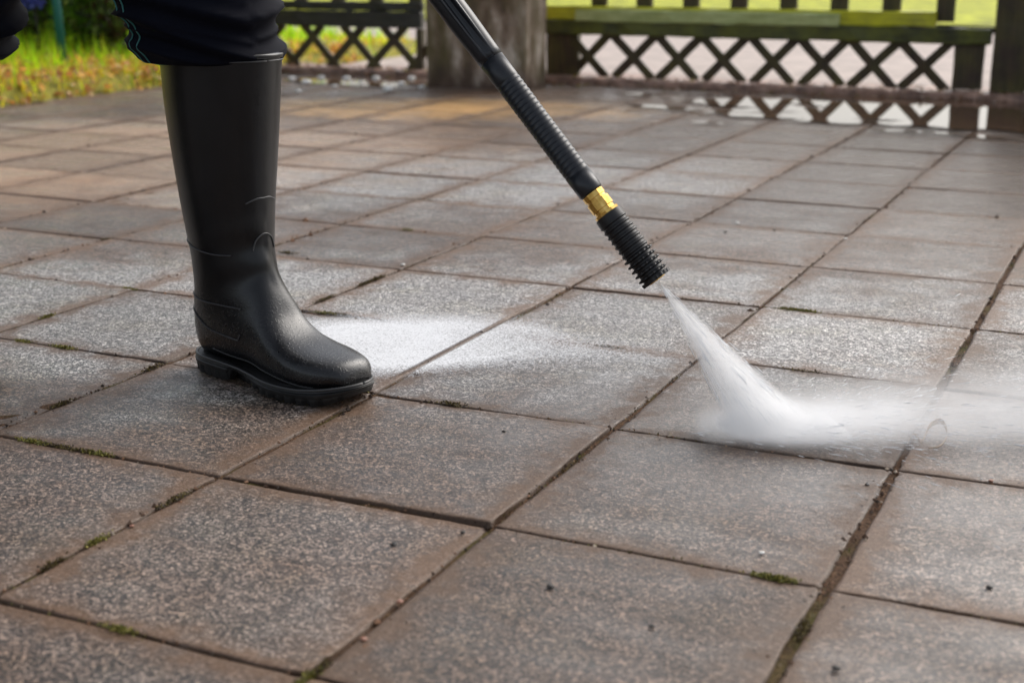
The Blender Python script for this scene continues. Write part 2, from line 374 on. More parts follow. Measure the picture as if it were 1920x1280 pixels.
# soil between the slabs (one sheet, its top a little under the slab faces)
N = 420; gx = np.linspace(V0 * S, V1 * S, N); gy = np.linspace(-1.5, U1 * S, N)
X, Y = np.meshgrid(gx, gy)
def lump(X, Y): return .5 * np.sin(X * 23 + 2.1 * np.sin(Y * 17)) * np.sin(Y * 29 + 1.7 * np.sin(X * 13)) + .5 * np.sin(X * 61 + Y * 47) * np.sin(Y * 71 - X * 37)
Z = -.0030 + .0009 * lump(X, Y) + rng.normal(0, .0006, X.shape)
Z = np.minimum(Z, -.0016)
idx = np.arange(N * N).reshape(N, N)
F = np.stack([idx[:-1, :-1], idx[:-1, 1:], idx[1:, 1:], idx[1:, :-1]], -1).reshape(-1, 4)
soil = mk('joint_soil', np.stack([X, Y, Z], -1).reshape(-1, 3), F, M['soil']); tag(soil, 'brown sandy soil filling the joints between slabs', kind='structure')
# wider ground far below all else
g = mk('ground', [(-150, -60, -.03), (150, -60, -.03), (150, 200, -.03), (-150, 200, -.03)], [(0, 1, 2, 3)], M['bed']); tag(g, 'bare soil ground under and around the patio', kind='structure')
FY = 4.21
st = mk('street', [(-60, FY + .14, -.006), (60, FY + .14, -.006), (60, 8.7, -.006), (-60, 8.7, -.006)], [(0, 1, 2, 3)], M['street']); tag(st, 'pale pinkish road surface beyond the lattice fence', kind='structure')
N = 60; X, Y = np.meshgrid(np.linspace(-60, 60, N), np.linspace(8.7, 60, N)); Z = .0 + .05 * np.sin(X * .7) * np.sin(Y * .5) + .02
idx = np.arange(N * N).reshape(N, N); F = np.stack([idx[:-1, :-1], idx[:-1, 1:], idx[1:, 1:], idx[1:, :-1]], -1).reshape(-1, 4)
vg = mk('verge', np.stack([X, Y, Z], -1).reshape(-1, 3), F, M['verge']); tag(vg, 'bright yellow green grass verge across the road', kind='structure')
kb = bm_obj('kerb', rough_box(-3.05, 2.6, FY - .10, FY + .135, -.03, .027, .008, .0022, .05), M['kerb']); tag(kb, 'low reddish stone edging under the lattice fence', kind='structure')

# water lying in front of the fence: thin sheet, ragged edge
def puddle(name, cx, cy, rx, ry, rot, label):
    N = 50; a = np.linspace(-1, 1, N); X, Y = np.meshgrid(a, a); m = np.clip(1.25 - np.sqrt(X ** 2 + Y ** 2) * 1.25, 0, 1)
    c, s_ = math.cos(rot), math.sin(rot); PX = cx + X * rx * c - Y * ry * s_; PY = cy + X * rx * s_ + Y * ry * c
    PY = np.minimum(PY, FY - .105)
    idx = np.arange(N * N).reshape(N, N); F = np.stack([idx[:-1, :-1], idx[:-1, 1:], idx[1:, 1:], idx[1:, :-1]], -1).reshape(-1, 4)
    o = mk(name, np.stack([PX, PY, 0 * PX + .0042], -1).reshape(-1, 3), F, M['water'])
    at_ = o.data.attributes.new('mask', 'FLOAT', 'POINT'); at_.data.foreach_set('value', m.ravel().astype(np.float32))
    tag(o, label, kind='structure'); return o
puddle('puddle', .12, 3.68, 2.0, .86, 0, 'still rain water mirroring the lattice in front of the right fence bay')
puddle('puddle', -2.45, 3.85, .55, .3, 0, 'small puddle left of the concrete pillar')

# ================================================================== FENCE
def fence_bay(label, x0, x1, cross, zc, rails, pk0, lath_mat, z_low, stiles, y=FY):
    root = empty('lattice_fence', ((x0 + x1) / 2, y, 0)); tag(root, label, 'fence', 'lattice fence bays behind the patio')
    off = Vector((-(x0 + x1) / 2, -y, 0))
    def part(name, bm, m):
        bmesh.ops.translate(bm, vec=off, verts=bm.verts); return bm_obj(name, bm, m, root)
    for (a, b, z0, z1, yy0, yy1, m, nm) in rails: part(nm, rough_box(a, b, y + yy0, y + yy1, z0, z1, .005, .0012), m)
    for (a, b, z0, z1) in stiles: part('stile', rough_box(a, b, y - .012, y + .018, z0, z1, .003, .0008), M['wood'])
    zt = .2
    for cx in cross:
        for sgn in (-1, 1):
            # a lath through (cx, zc) at 45 degrees, cut between z_low and the rail
            zl = z_low + random.uniform(-.004, .004); jt = random.uniform(-.0035, .0035); xa = cx + jt + sgn * (zl - zc); xb = cx - jt + sgn * (zt - zc); L = math.hypot(xb - xa, zt - zl)
            lo, hi = x0 + .01, x1 - .01
            bm = rough_box(-L / 2, L / 2, -.005, .005, -.017, .017, .0025, .0006, .06)
            ang = math.atan2(zt - zl, xb - xa)
            bmesh.ops.rotate(bm, verts=bm.verts, matrix=Matrix.Rotation(-ang, 3, 'Y'))
            bmesh.ops.translate(bm, vec=((xa + xb) / 2, y + (.006 if sgn > 0 else -.006), (zl + zt) / 2), verts=bm.verts)
            part('lath', bm, lath_mat)
    k = 0; x = pk0
    while x < x1 - .02:
        if x > x0: part('picket', rough_box(x, x + .065, y + .012, y + .03, .262, .86 + random.uniform(-.004, .004), .004, .001, .1), M['wood'])
        x += .188
    part('top_rail', rough_box(x0, x1, y + .031, y + .066, .72, .79, .005, .001), M['woodx'])
    return root
xa = lambda px, py=110: float(aty(px, py, FY)[0])
right_cross = [xa(px, 110) for px in (1103, 1188, 1272, 1357, 1450, 1543, 1638, 1734)]
xR0, xR1 = xa(1015), xa(1856)
fence_bay('lattice fence bay with mossy green rail, right of the concrete pillar', xR0, xR1, right_cross, .106,
    [(xR0, xR1, .188, .243, -.03, .008, M['mossd'], 'rail'), (xR0, xa(1757, 20), .245, .297, -.022, .010, M['mossy'], 'rail'),
     (xa(1085, 30), xa(1578, 30), .240, .286, -.036, -.023, M['pale'], 'board')],
    xa(1106, 5), M['wood'], .024, [(xa(1026), xa(1086), .022, .187), (xa(1789), xa(1845), .03, .187)])
left_cross = [xa(px, 122) for px in (480, 552, 626, 702, 778)]
xL0, xL1 = xa(470), xa(796)
fence_bay('lattice fence bay with dark unmossed rail, left of the concrete pillar', xL0, xL1, left_cross, .052,
    [(xL0, xL1, .195, .262, -.03, .008, M['woodx'], 'rail'), (xL0, xL1, .264, .300, -.018, .010, M['woodx'], 'rail')],
    xa(548, 5), M['wood'], .022, [(xa(783), xa(795), .02, .193)])
bm = rough_box(-.058, .058, -.045, .045, 0, 1.35, .006, .001, .08)
p = empty('fence_post', (xa(1890) + .01, FY, .016)); tag(p, 'thick dark wooden post at the right end of the mossy fence', 'post')
bm_obj('post', bm, M['wood'], p)
bm = bmesh.new(); bmesh.ops.create_cone(bm, cap_ends=True, segments=4, radius1=.085, radius2=.01, depth=.05); bmesh.ops.rotate(bm, verts=bm.verts, matrix=Matrix.Rotation(R(45), 3, 'Z')); bmesh.ops.translate(bm, vec=(0, 0, 1.376), verts=bm.verts)
bm_obj('post_cap', bm, M['wood'], p)
# added gate beyond the post, mostly out of the picture, darkens the wet reflection
xx0 = xa(1890) + .07
gt = empty('added_board_gate', (xx0 + .6, FY, 0)); tag(gt, 'unseen dark board gate added right of the thick dark post to darken the wet reflection', 'gate')
for i in range(12): bm_obj('board', rough_box(-.6 + i * .1, -.6 + i * .1 + .096, -.011, .011, .035, 1.25 + random.uniform(-.004, .004), .003, .0008, .1), M['wood'], gt)
for z_ in (.22, 1.05): bm_obj('rail', rough_box(-.6, .6, .013, .045, z_, z_ + .09, .004, .001), M['woodx'], gt)

# concrete pillar
PY0 = 3.80
pa = aty(800, 165, PY0); pb = aty(985, 165, PY0)
pc_y = float((lambda d: CAM[1] + d[1] * (pb[0] - CAM[0]) / d[0])(ray(1024, 160)))
pil = empty('concrete_pillar', ((pa[0] + pb[0]) / 2, (PY0 + pc_y) / 2, 0)); tag(pil, 'stained square concrete pillar between the two fence bays', 'pillar')
hw, hd = (pb[0] - pa[0]) / 2, (pc_y - PY0) / 2
bm = rough_box(-hw, hw, -hd, hd, -.02, 1.05, .008, .0014, .06); bm_obj('shaft', bm, M['pillar'], pil)
bm = rough_box(-hw - .03, hw + .03, -hd - .03, hd + .03, 1.052, 1.12, .01, .001, .1); bm_obj('cap', bm, M['pillar'], pil)

# ================================================================== BLADES, LEAVES
def blades(name, P, H, W, cols, mat, lean=.5, segs=3, curl=.6):
    P = np.asarray(P, float); n = len(P); H = np.broadcast_to(H, n); W = np.broadcast_to(W, n)
    az = rng.uniform(0, 2 * np.pi, n); fa = rng.uniform(0, 2 * np.pi, n); ln = np.abs(rng.normal(0, lean, n))
    V = np.zeros((n, segs * 2 + 1, 3)); sx = np.cos(fa); sy = np.sin(fa)
    for k in range(segs + 1):
        t = k / segs; dx = ln * H * (t ** 1.7) * curl; h = H * t * (1 - .25 * ln * t)
        c = P + np.stack([np.cos(az) * dx, np.sin(az) * dx, h], -1); wd = W * (1 - t ** 1.5) / 2
        if k < segs:
            V[:, 2 * k] = c + np.stack([sx * wd, sy * wd, 0 * wd], -1); V[:, 2 * k + 1] = c - np.stack([sx * wd, sy * wd, 0 * wd], -1)
        else: V[:, 2 * segs] = c
    base = (np.arange(n) * (2 * segs + 1))[:, None]
    F = []
    for k in range(segs - 1): F.append(base + np.array([2 * k, 2 * k + 1, 2 * k + 3, 2 * k + 2]))
    Q = np.concatenate(F, 0).tolist(); T = (base + np.array([2 * segs - 2, 2 * segs - 1, 2 * segs])).tolist()
    o = mk(name, V.reshape(-1, 3), Q + T, mat, smooth=False)
    c = np.repeat(np.asarray(cols, np.float32), 2 * segs + 1, 0); c = np.concatenate([c, np.ones((len(c), 1), np.float32)], 1)
    a = o.data.color_attributes.new('col', 'FLOAT_COLOR', 'POINT'); a.data.foreach_set('color', c.ravel()); return o
def leafmesh(name, P, size, cols, mat, flat=.5, parent=None):
    """pointed oval leaves, folded a little, random attitude"""
    P = np.asarray(P, float); n = len(P); size = np.broadcast_to(size, n)
    a = rng.uniform(0, 2 * np.pi, n); el = rng.normal(0, flat, n); ro = rng.normal(0, flat, n)
    d = np.stack([np.cos(a) * np.cos(el), np.sin(a) * np.cos(el), np.sin(el)], -1)
    s0 = np.stack([-np.sin(a), np.cos(a), 0 * a], -1); u = np.cross(d, s0); sd = s0 * np.cos(ro)[:, None] + u * np.sin(ro)[:, None]; u = np.cross(d, sd)
    prof = [(0, 0, 0), (.3, .26, .05), (.65, .24, .03), (1, 0, -.12), (.65, -.24, .03), (.3, -.26, .05), (.5, 0, -.03)]
    V = np.stack([P + size[:, None] * (d * x + sd * y + u * z) for x, y, z in prof], 1)
    b = (np.arange(n) * 7)[:, None]; F = np.concatenate([b + np.array(q) for q in [(0, 1, 6), (1, 2, 6), (2, 3, 6), (3, 4, 6), (4, 5, 6), (5, 0, 6)]], 0).tolist()
    o = mk(name, V.reshape(-1, 3), F, mat, smooth=False, parent=parent)
    c = np.repeat(np.asarray(cols, np.float32), 7, 0); c = np.concatenate([c, np.ones((len(c), 1), np.float32)], 1)
    at = o.data.color_attributes.new('col', 'FLOAT_COLOR', 'POINT'); at.data.foreach_set('color', c.ravel()); return o
def pick(palette, wts, n):
    p = np.array(palette); k = rng.choice(len(p), n, p=np.array(wts) / sum(wts)); return np.clip(p[k] * rng.uniform(.7, 1.3, (n, 1)), 0, 1)

# lawn left: raised mound, dry and mossy at its edge, lush further back
LX = -3.06
N = 90; X, Y = np.meshgrid(np.linspace(-9, LX, N), np.linspace(-1.5, 5.6, N)); dE = LX - X
Z = np.clip(dE * 1.6, 0, .055) + .03 * np.clip(dE, 0, 1.5) + .008 * lump(X, Y); Z[:, -1] = -.015
idx = np.arange(N * N).reshape(N, N); F = np.stack([idx[:-1, :-1], idx[:-1, 1:], idx[1:, 1:], idx[1:, :-1]], -1).reshape(-1, 4)
lw = mk('lawn', np.stack([X, Y, Z], -1).reshape(-1, 3), F, M['lawn']); tag(lw, 'soil of the lawn bordering the patio on the left', kind='structure')
def lz(x, y): d = LX - x; return np.clip(d * 1.6, 0, .055) + .03 * np.clip(d, 0, 1.5)
n = 26000; x = LX - rng.beta(1.05, 1.5, n) * 2.6 + .01; y = rng.uniform(1.2, 5.5, n); d = LX - x
e = np.clip((LX + .0 - x) / 1.0 + rng.normal(0, .22, n), 0, 1)
dry = pick([(.95, .60, .07), (.90, .74, .04), (.98, .78, .25), (.45, .20, .05), (.65, .72, .03)], [4, 5, 2, 2, 4], n); lush = pick([(.45, .85, .01), (.70, .92, .02), (.28, .62, .01), (.90, .92, .05)], [4, 4, 3, 2], n)
mk_ = rng.uniform(0, 1, n) < np.clip(e * 1.5 - .25, 0, 1)
o = blades('grass', np.stack([x, y, lz(x, y) - .004], -1), np.where(mk_, rng.uniform(.05, .14, n), rng.uniform(.015, .05, n)), rng.uniform(.004, .0085, n), np.where(mk_[:, None], lush, dry), M['leaf'], .7)
tag(o, 'grass blades, dry and golden at the patio edge and lush green behind', 'grass', kind='stuff')
n = 5200; x = LX - rng.beta(1.0, 2.4, n) * 1.6 + .012; y = rng.uniform(1.2, 4.9, n)
o = leafmesh('leaf_litter', np.stack([x, y, lz(x, y) + rng.uniform(.0, .03, n)], -1), rng.uniform(.018, .045, n), pick([(.60, .26, .07), (.85, .48, .16), (.42, .18, .06), (.90, .68, .40), (.60, .50, .04)], [4, 3, 3, 1, 3], n), M['leaf'], .5)
tag(o, 'brown and tan fallen leaves lying along the lawn edge', 'fallen leaves', kind='stuff')
# shrubs and plants behind the lawn
def shrub(cx, cy, h, rad, pal, label, nl=900, ls=.05, cat='shrub'):
    root = empty('shrub', (cx, cy, float(lz(cx, cy)))); tag(root, label, cat, 'garden plants behind the lawn')
    stems = []
    for k in range(9):
        a = random.uniform(0, 6.28); t = random.uniform(.3, 1); top = Vector((math.cos(a) * rad * t * .8, math.sin(a) * rad * t * .8, h * random.uniform(.6, .95)))
        stems.append(tube([Vector((0, 0, -.03)), top * .4 + Vector((random.uniform(-.02, .02), random.uniform(-.02, .02), .02)), top], lambda q: .006 * (1.1 - q), 6))
    v, f = merge(stems); mk('stem', v, f, M['wood'], root)
    th = rng.uniform(0, 2 * np.pi, nl); rr = rad * rng.uniform(.15, 1, nl) ** .6 * (1 + .25 * np.sin(th * 3 + cx)); zz = rng.uniform(.05, 1, nl)
    env = np.sqrt(np.clip(1 - (zz - .55) ** 2 / .32, .05, 1))
    P = np.stack([np.cos(th) * rr * env, np.sin(th) * rr * env, zz * h + rng.normal(0, .01, nl)], -1)
    leafmesh('foliage', P, rng.uniform(.6, 1.2, nl) * ls, pick(*pal, nl), M['leaf'], .7, root); return root
G1 = ([(.03, .09, .012), (.07, .18, .02), (.14, .30, .03), (.02, .04, .008)], [4, 4, 2, 3]); G2 = ([(.05, .03, .012), (.06, .10, .02), (.12, .18, .03)], [3, 4, 2]); G3 = ([(.2, .4, .03), (.32, .5, .06), (.1, .22, .02)], [4, 3, 3])
def gp(px, dep): q = CAM + FWH * dep + RT * (px - 960) / FPX * dep; return float(q[0]), float(q[1])
for px, dep, h, rad, pal, lab, ls in [
    (-60, 5.9, .62, .26, G1, 'dark leafy shrub at the far left behind the lawn', .05), (45, 6.3, .5, .17, G2, 'brownish low shrub left of the teal stake', .04),
    (95, 6.6, .7, .2, G1, 'dark green shrub just behind the blue flowers', .05), (190, 6.3, .42, .16, G3, 'bright green leafy plant right of the teal stake', .05),
    (235, 6.1, .66, .2, G2, 'brown stemmed dark shrub near the trouser leg', .045), (300, 6.5, .72, .26, G1, 'dark shrub mostly hidden behind the black boot', .05),
    (140, 7.1, .95, .3, G3, 'pale green tall bush farthest behind the stake', .06), (10, 7.2, .95, .3, G1, 'tall dark bush farthest left in the garden', .06), (280, 7.2, .9, .28, G3, 'tall light green bush behind the trouser knee', .06)]:
    cx, cy = gp(px, dep); shrub(cx, cy, h, rad, pal, lab, 1000 if dep < 7 else 1500, ls)
# teal stake
cx, cy = gp(128, 5.75); z0 = float(lz(cx, cy)); sr = empty('garden_stake', (cx, cy, z0)); tag(sr, 'teal garden stake standing in the grass', 'stake')
v, f = tube([(.012, 0, -.05), (.004, 0, .2), (-.015, 0, .62)], .017, 12); mk('shaft', v, f, M['teal'], sr)
v, f = tube([(-.015, 0, .62), (-.0153, 0, .64)], lambda t: .02 * (1 - .4 * t), 12); mk('cap', v, f, M['teal'], sr)
# blue flowers
cx, cy = gp(86, 5.75); z0 = float(lz(cx, cy)); fr_ = empty('blue_flower', (cx, cy, z0)); tag(fr_, 'blue flower head left of the teal stake', 'flower')
v, f = tube([(0, 0, -.02), (.01, .005, .12), (.0, .0, .215)], .004, 8); mk('stem', v, f, M['mossb'], fr_)
n = 160; th = rng.uniform(0, 6.28, n); ph = np.arccos(rng.uniform(-.6, 1, n)); rr = .034
o = leafmesh('petals', np.stack([rr * np.sin(ph) * np.cos(th), rr * np.sin(ph) * np.sin(th), .235 + rr * .75 * np.cos(ph)], -1), .02, pick([(.07, .09, .42), (.16, .2, .6), (.04, .05, .25)], [3, 2, 2], n), M['leaf'], 1.0, fr_)

# moss and weed tufts in the joints
tufts = [(245, 541, .020, 60, 0), (75, 592, .018, 50, 0), (40, 642, .02, 50, 0), (122, 650, .022, 90, 0), (60, 828, .02, 80, 0), (110, 838, .02, 60, 1), (150, 848, .02, 60, 1), (180, 852, .02, 60, 0), (108, 758, .018, 80, 1),
    (184, 1016, .014, 70, 0), (105, 1062, .016, 60, 1), (225, 1182, .02, 60, 0), (628, 580, .022, 60, 0), (650, 586, .018, 40, 1), (855, 752, .022, 70, 1), (1470, 588, .02, 60, 0), (1490, 589, .02, 70, 0), (1510, 590, .02, 50, 0), (1455, 1073, .02, 90, 0), (1475, 1068, .014, 40, 0), (1505, 693, .03, 40, 1),
    (270, 688, .02, 80, 1), (300, 930, .026, 70, 1), (1130, 655, .03, 50, 1), (770, 428, .015, 30, 0), (800, 376, .03, 40, 1), (540, 474, .02, 50, 1), (660, 528, .03, 90, 1), (690, 520, .03, 60, 1), (600, 560, .03, 60, 1), (1500, 1180, .018, 60, 1), (600, 1255, .015, 60, 1), (205, 450, .02, 40, 1), (575, 1275, .02, 60, 0)]
P = []; C = []; HH = []
for px, py, sp, n_, kind in tufts:
    c = gnd(px, py); n_ *= 2; dx_ = abs(c[0] / S - round(c[0] / S)); dy_ = abs(c[1] / S - round(c[1] / S)); ali = np.array([0, 1., 0]) if dx_ < dy_ else np.array([1., 0, 0])
    if dx_ < dy_ and dx_ < .1: c[0] = round(c[0] / S) * S
    elif dy_ < .1: c[1] = round(c[1] / S) * S
    n_ += 0; aw = rng.normal(0, sp * .45, (n_ * 2, 1)); q = c + ali * aw + np.concatenate([rng.normal(0, .0022, (n_ * 2, 2)), np.zeros((n_ * 2, 1))], 1); q[:, 2] = -.001; P.append(q)
    C.append(pick([(.19, .18, .025), (.10, .10, .015), (.30, .25, .06)] if kind == 0 else [(.07, .045, .015), (.16, .12, .03), (.04, .025, .012)], [3, 3, 2], n_ * 2)); HH.append(rng.uniform(.001, .0045, n_ * 2))
# thin moss everywhere along the joints
for v in range(-8, 4):
    n_ = 1500; yy = rng.uniform(-.6, 3.6, n_); keep = (np.sin(yy * 7 + v * 2) + np.sin(yy * 17 + v)) > .2; yy = yy[keep]
    q = np.stack([v * S + rng.normal(0, jx(v) * .28, len(yy)), yy, 0 * yy - .003], -1); P.append(q); C.append(pick([(.10, .08, .02), (.07, .045, .02), (.16, .15, .03), (.2, .12, .05)], [3, 4, 1, 2], len(yy))); HH.append(rng.uniform(.002, .006, len(yy)))
P = np.concatenate(P); C = np.concatenate(C); HH = np.concatenate(HH)
for u in range(-2, 10):
    n_ = 900; xx = rng.uniform(-2.7, 1.2, n_); keep = (np.sin(xx * 6 + u * 2.3) + np.sin(xx * 15 + u)) > .5; xx = xx[keep]
    q = np.stack([xx, u * S + rng.normal(0, .0016, len(xx)), 0 * xx - .002], -1); P = np.concatenate([P, q]); C = np.concatenate([C, pick([(.10, .08, .02), (.07, .045, .02), (.18, .17, .03), (.2, .12, .05)], [3, 3, 2, 2], len(xx))]); HH = np.concatenate([HH, rng.uniform(.001, .004, len(xx))])
o = leafmesh('moss', P + np.stack([0 * HH, 0 * HH, HH * .35 + .001], -1), rng.uniform(.0014, .0036, len(P)), C, M['mossb'], .8); tag(o, 'moss and tiny weeds growing in the slab joints', 'moss', kind='stuff')
# grit lying in the joints
n = 11000; v = rng.integers(-8, 4, n); yy = rng.uniform(-.6, 3.4, n); xx = v * S + rng.normal(0, .006, n); hz = rng.uniform(0, 1, n) < .25
xx = np.where(hz, rng.uniform(-2.4, 1.2, n), xx); yy = np.where(hz, np.round(yy / S) * S + rng.normal(0, .002, n), yy)
sz = rng.gamma(2., .00055, n) + .0005
oct_ = np.array([(1, 0, 0), (0, 1, 0), (-1, 0, 0), (0, -1, 0), (0, 0, .8), (0, 0, -.8)], float)
Vv = (np.stack([xx, yy, -.0015 + sz * .3], -1)[:, None, :] + oct_[None] * sz[:, None, None] * rng.uniform(.6, 1.3, (n, 6, 1)))
b = (np.arange(n) * 6)[:, None]; F = np.concatenate([b + np.array(q) for q in [(0, 1, 4), (1, 2, 4), (2, 3, 4), (3, 0, 4), (1, 0, 5), (2, 1, 5), (3, 2, 5), (0, 3, 5)]], 0).tolist()
o = mk('grit', Vv.reshape(-1, 3), F, M['mossb'], smooth=False); c = np.repeat(pick([(.10, .05, .025), (.25, .13, .07), (.04, .022, .012), (.5, .4, .3)], [5, 3, 4, .5], n).astype(np.float32), 6, 0)
at = o.data.color_attributes.new('col', 'FLOAT_COLOR', 'POINT'); at.data.foreach_set('color', np.concatenate([c, np.ones((len(c), 1), np.float32)], 1).ravel())
tag(o, 'brown sand grains and crumbs washed into the joints', 'grit', kind='stuff')

# loose pebbles, one by one
def pebble(px, py, r, m, label, name='pebble'):
    bm = bmesh.new(); bmesh.ops.create_icosphere(bm, subdivisions=2, radius=r)
    for v_ in bm.verts: v_.co *= random.uniform(.7, 1.2); v_.co.z *= .38
    o = bm_obj(name, bm, m, None, True); p = gnd(px, py); o.location = (p[0], p[1], r * .3 + .0006); o.rotation_euler = (0, 0, random.uniform(0, 6)); tag(o, label, 'pebble', 'loose pebbles on the paving'); return o
W_, D_, Rr = M['peb_w'], M['peb_d'], M['peb_r']
for px, py, r, m, lab in [(755, 498, .0042, W_, 'small white pebble on the joint behind the boot toe'), (1383, 419, .004, W_, 'small white pebble on the slabs right of the brass coupling'),
    (1585, 449, .0042, W_, 'small white pebble beside a joint, rightmost of the three white ones'), (738, 1023, .0032, D_, 'dark crumb left of the long joint in the foreground'), (868, 1000, .0026, D_, 'dark crumb beside the junction of two foreground joints'),
    (1032, 1102, .0034, D_, 'dark crumb in the middle of the central foreground slab'), (1567, 1255, .0036, D_, 'black crumb at the bottom edge right of centre'), (1855, 1103, .003, D_, 'dark crumb near the right edge of the foreground'),
    (1858, 903, .0028, Rr, 'reddish pebble at the right just below the spray'), (1428, 1038, .0026, W_, 'tiny white chip above the green moss tuft in the foreground'), (750, 1130, .003, Rr, 'reddish pebble in the wide joint of the foreground'),
    (682, 1200, .0028, Rr, 'tan pebble in the foreground joint near the bottom'), (247, 988, .0026, Rr, 'tan grain in the joint at the lower left'), (1222, 1176, .0024, D_, 'tiny dark crumb on the central slab near the bottom'),
    (945, 810, .0024, D_, 'tiny dark crumb on the slab right of the boot'), (1452, 432, .003, D_, 'dark crumb right of the lance on a far slab'), (1360, 436, .003, D_, 'dark crumb just below the white pebble by the lance'), (1047, 384, .0045, D_, 'dark crumb on the joint left of the brass coupling')]:
    pebble(px, py, r, m, lab)
for i, (px, py, r) in enumerate([(548, 150, .016), (575, 158, .022), (602, 148, .016), (628, 164, .013), (650, 150, .018), (678, 158, .013), (705, 150, .018), (728, 172, .020), (752, 160, .016), (772, 150, .018), (790, 166, .014), (560, 174, .012)]):
    bm = bmesh.new(); bmesh.ops.create_icosphere(bm, subdivisions=2, radius=r)
    for v_ in bm.verts: v_.co *= random.uniform(.8, 1.15); v_.co.z *= .55
    o = bm_obj('white_stone', bm, M['peb_w'], None, True); p = gnd(px, py); o.location = (p[0], min(p[1], FY - .02) if p[1] < FY else p[1], r * .35); o.rotation_euler = (0, 0, random.uniform(0, 6))
    tag(o, 'pale stone lying at the foot of the left lattice beside the pillar', 'stone', 'pale stones under the left lattice')
# curled dead leaf caught by the spray
c = gnd(1738, 832); pts = [gnd(px, py) + np.array([0, 0, z]) for px, py, z in [(1700, 838, .002), (1712, 825, .007), (1728, 836, .004), (1742, 818, .011), (1764, 814, .013), (1775, 826, .006), (1762, 842, .003), (1740, 845, .003)]]
dense = [cr(pts, t) for t in np.linspace(0, len(pts) - 1, 40)]
rings = [];
for i, p in enumerate(dense):
    wd = .0038 * math.sin(math.pi * (i + .5) / 40) + .0006; rings.append([Vector(p) + Vector((0, 0, 1)) * wd, Vector(p) + Vector((.3, -.8, .2)) * .0005, Vector(p) - Vector((0, 0, 1)) * wd * .4, Vector(p) + Vector((-.3, .8, .2)) * .0005])
v, f = loft(rings, cap0=True, cap1=True); o = mk('dead_leaf', v, f, M['hole']); tag(o, 'curled dry leaf scrap lying in the spray on the right', 'leaf')

# ================================================================== PERSON
FOOT_ANG = R(-38)
D = np.array([math.cos(FOOT_ANG) * RT[i] + math.sin(FOOT_ANG) * FWH[i] for i in range(3)]); ROT = math.atan2(D[1], D[0])
heel_px = gnd(378, 700)
# boot profile, local: x towards the toe from the back of the heel, z up. each ring: front/top point, back/bottom point, half width, squareness
RG = [  # Fx,Fz, Bx,Bz, w, sq
    (.257, .028, .2555, .022, .010, 2.1), (.2545, .038, .2535, .017, .0215, 2.15), (.247, .046, .246, .016, .0305, 2.3), (.232, .0500, .234, .014, .0390, 2.5), (.210, .0535, .214, .013, .0450, 2.7), (.186, .0585, .192, .013, .0450, 2.7),
    (.166, .0675, .168, .013, .0415, 2.6), (.149, .082, .140, .015, .038, 2.6), (.137, .102, .108, .018, .0350, 2.5), (.128, .118, .060, .016, .0345, 2.5), (.122, .133, .016, .018, .0350, 2.4), (.1185, .147, .0035, .040, .0360, 2.3), (.1165, .160, .0035, .070, .0375, 2.2),
    (.1155, .176, .0075, .100, .0395, 2.15), (.1155, .195, .0070, .135, .0425, 2.1), (.1170, .225, .0005, .180, .0475, 2.05), (.1205, .262, -.0060, .232, .0530, 2.0), (.1240, .300, -.0115, .283, .0570, 2.0), (.1275, .335, -.0155, .325, .0595, 2.0), (.1305, .366, -.0170, .362, .0610, 2.0), (.1315, .378, -.0170, .376, .0615, 2.0)]
NR = len(RG)
def bsurf(t, a, off=0.):
    """boot surface point: t ring parameter, a angle: 0 = front/top, pi = back/bottom, + = camera side"""
    fx, fz, bx, bz, w_, sq = cr(RG, t); c = Vector(((fx + bx) / 2, 0, (fz + bz) / 2)); ax = Vector(((fx - bx) / 2, 0, (fz - bz) / 2)); L = ax.length; u = ax / L
    e = 2 / sq; ca, sa = math.cos(a), math.sin(a)
    # foot outline swings inwards slightly at the ball
    p = c + u * (L + off) * math.copysign(abs(ca) ** e, ca) + Vector((0, -1, 0)) * (w_ + off) * math.copysign(abs(sa) ** e, sa)
    k = max(0., 1 - p.z / .09)
    p.y += .010 * k * math.sin(max(0, min(1, (p.x - .05) / .2)) * math.pi) * -.6
    return p
def boot_upper():
    rings = []
    for i in range(150):
        t = i / 149 * (NR - 1); 
        ring = []
        for k in range(96):
            a = 2 * math.pi * k / 96; p = bsurf(t, a)
            # slight creases at ankle
            if 8 < t < 15:
                amp = .0013 * math.sin((t - 8) / 7 * math.pi); q = p.z * 150 + math.sin(p.x * 40) * 1.3
                n_ = Vector((math.cos(a), -math.sin(a), 0)); p = p + n_ * amp * math.sin(q) * (.5 + .5 * math.cos(a * 1.5))
            ring.append(p)
        rings.append(ring)
    # thick lip and inner lining
    last = rings[-1]; cen = sum(last, Vector()) / len(last)
    for sc2, dz in ((1.02, .0), (1.025, .004), (.99, .006), (.95, .003), (.93, -.02), (.92, -.06)):
        rings.append([cen + (p - cen) * sc2 + Vector((0, 0, dz)) for p in last])
    return loft(rings, cap0=True)
def path_on(pts, off=.0004, n=60):
    return [bsurf(*cr(pts, t), off) for t in np.linspace(0, len(pts) - 1, n)]
def tz(z, a, lo=8.5, hi=20.):
    for _ in range(30):
        m = (lo + hi) / 2
        if bsurf(m, a).z < z: lo = m
        else: hi = m
    return lo
def zpath(pts, off=.0004, n=50):
    out = []
    for t in np.linspace(0, len(pts) - 1, n):
        z, a = cr(pts, t); out.append(bsurf(tz(z, a), a, off))
    return out
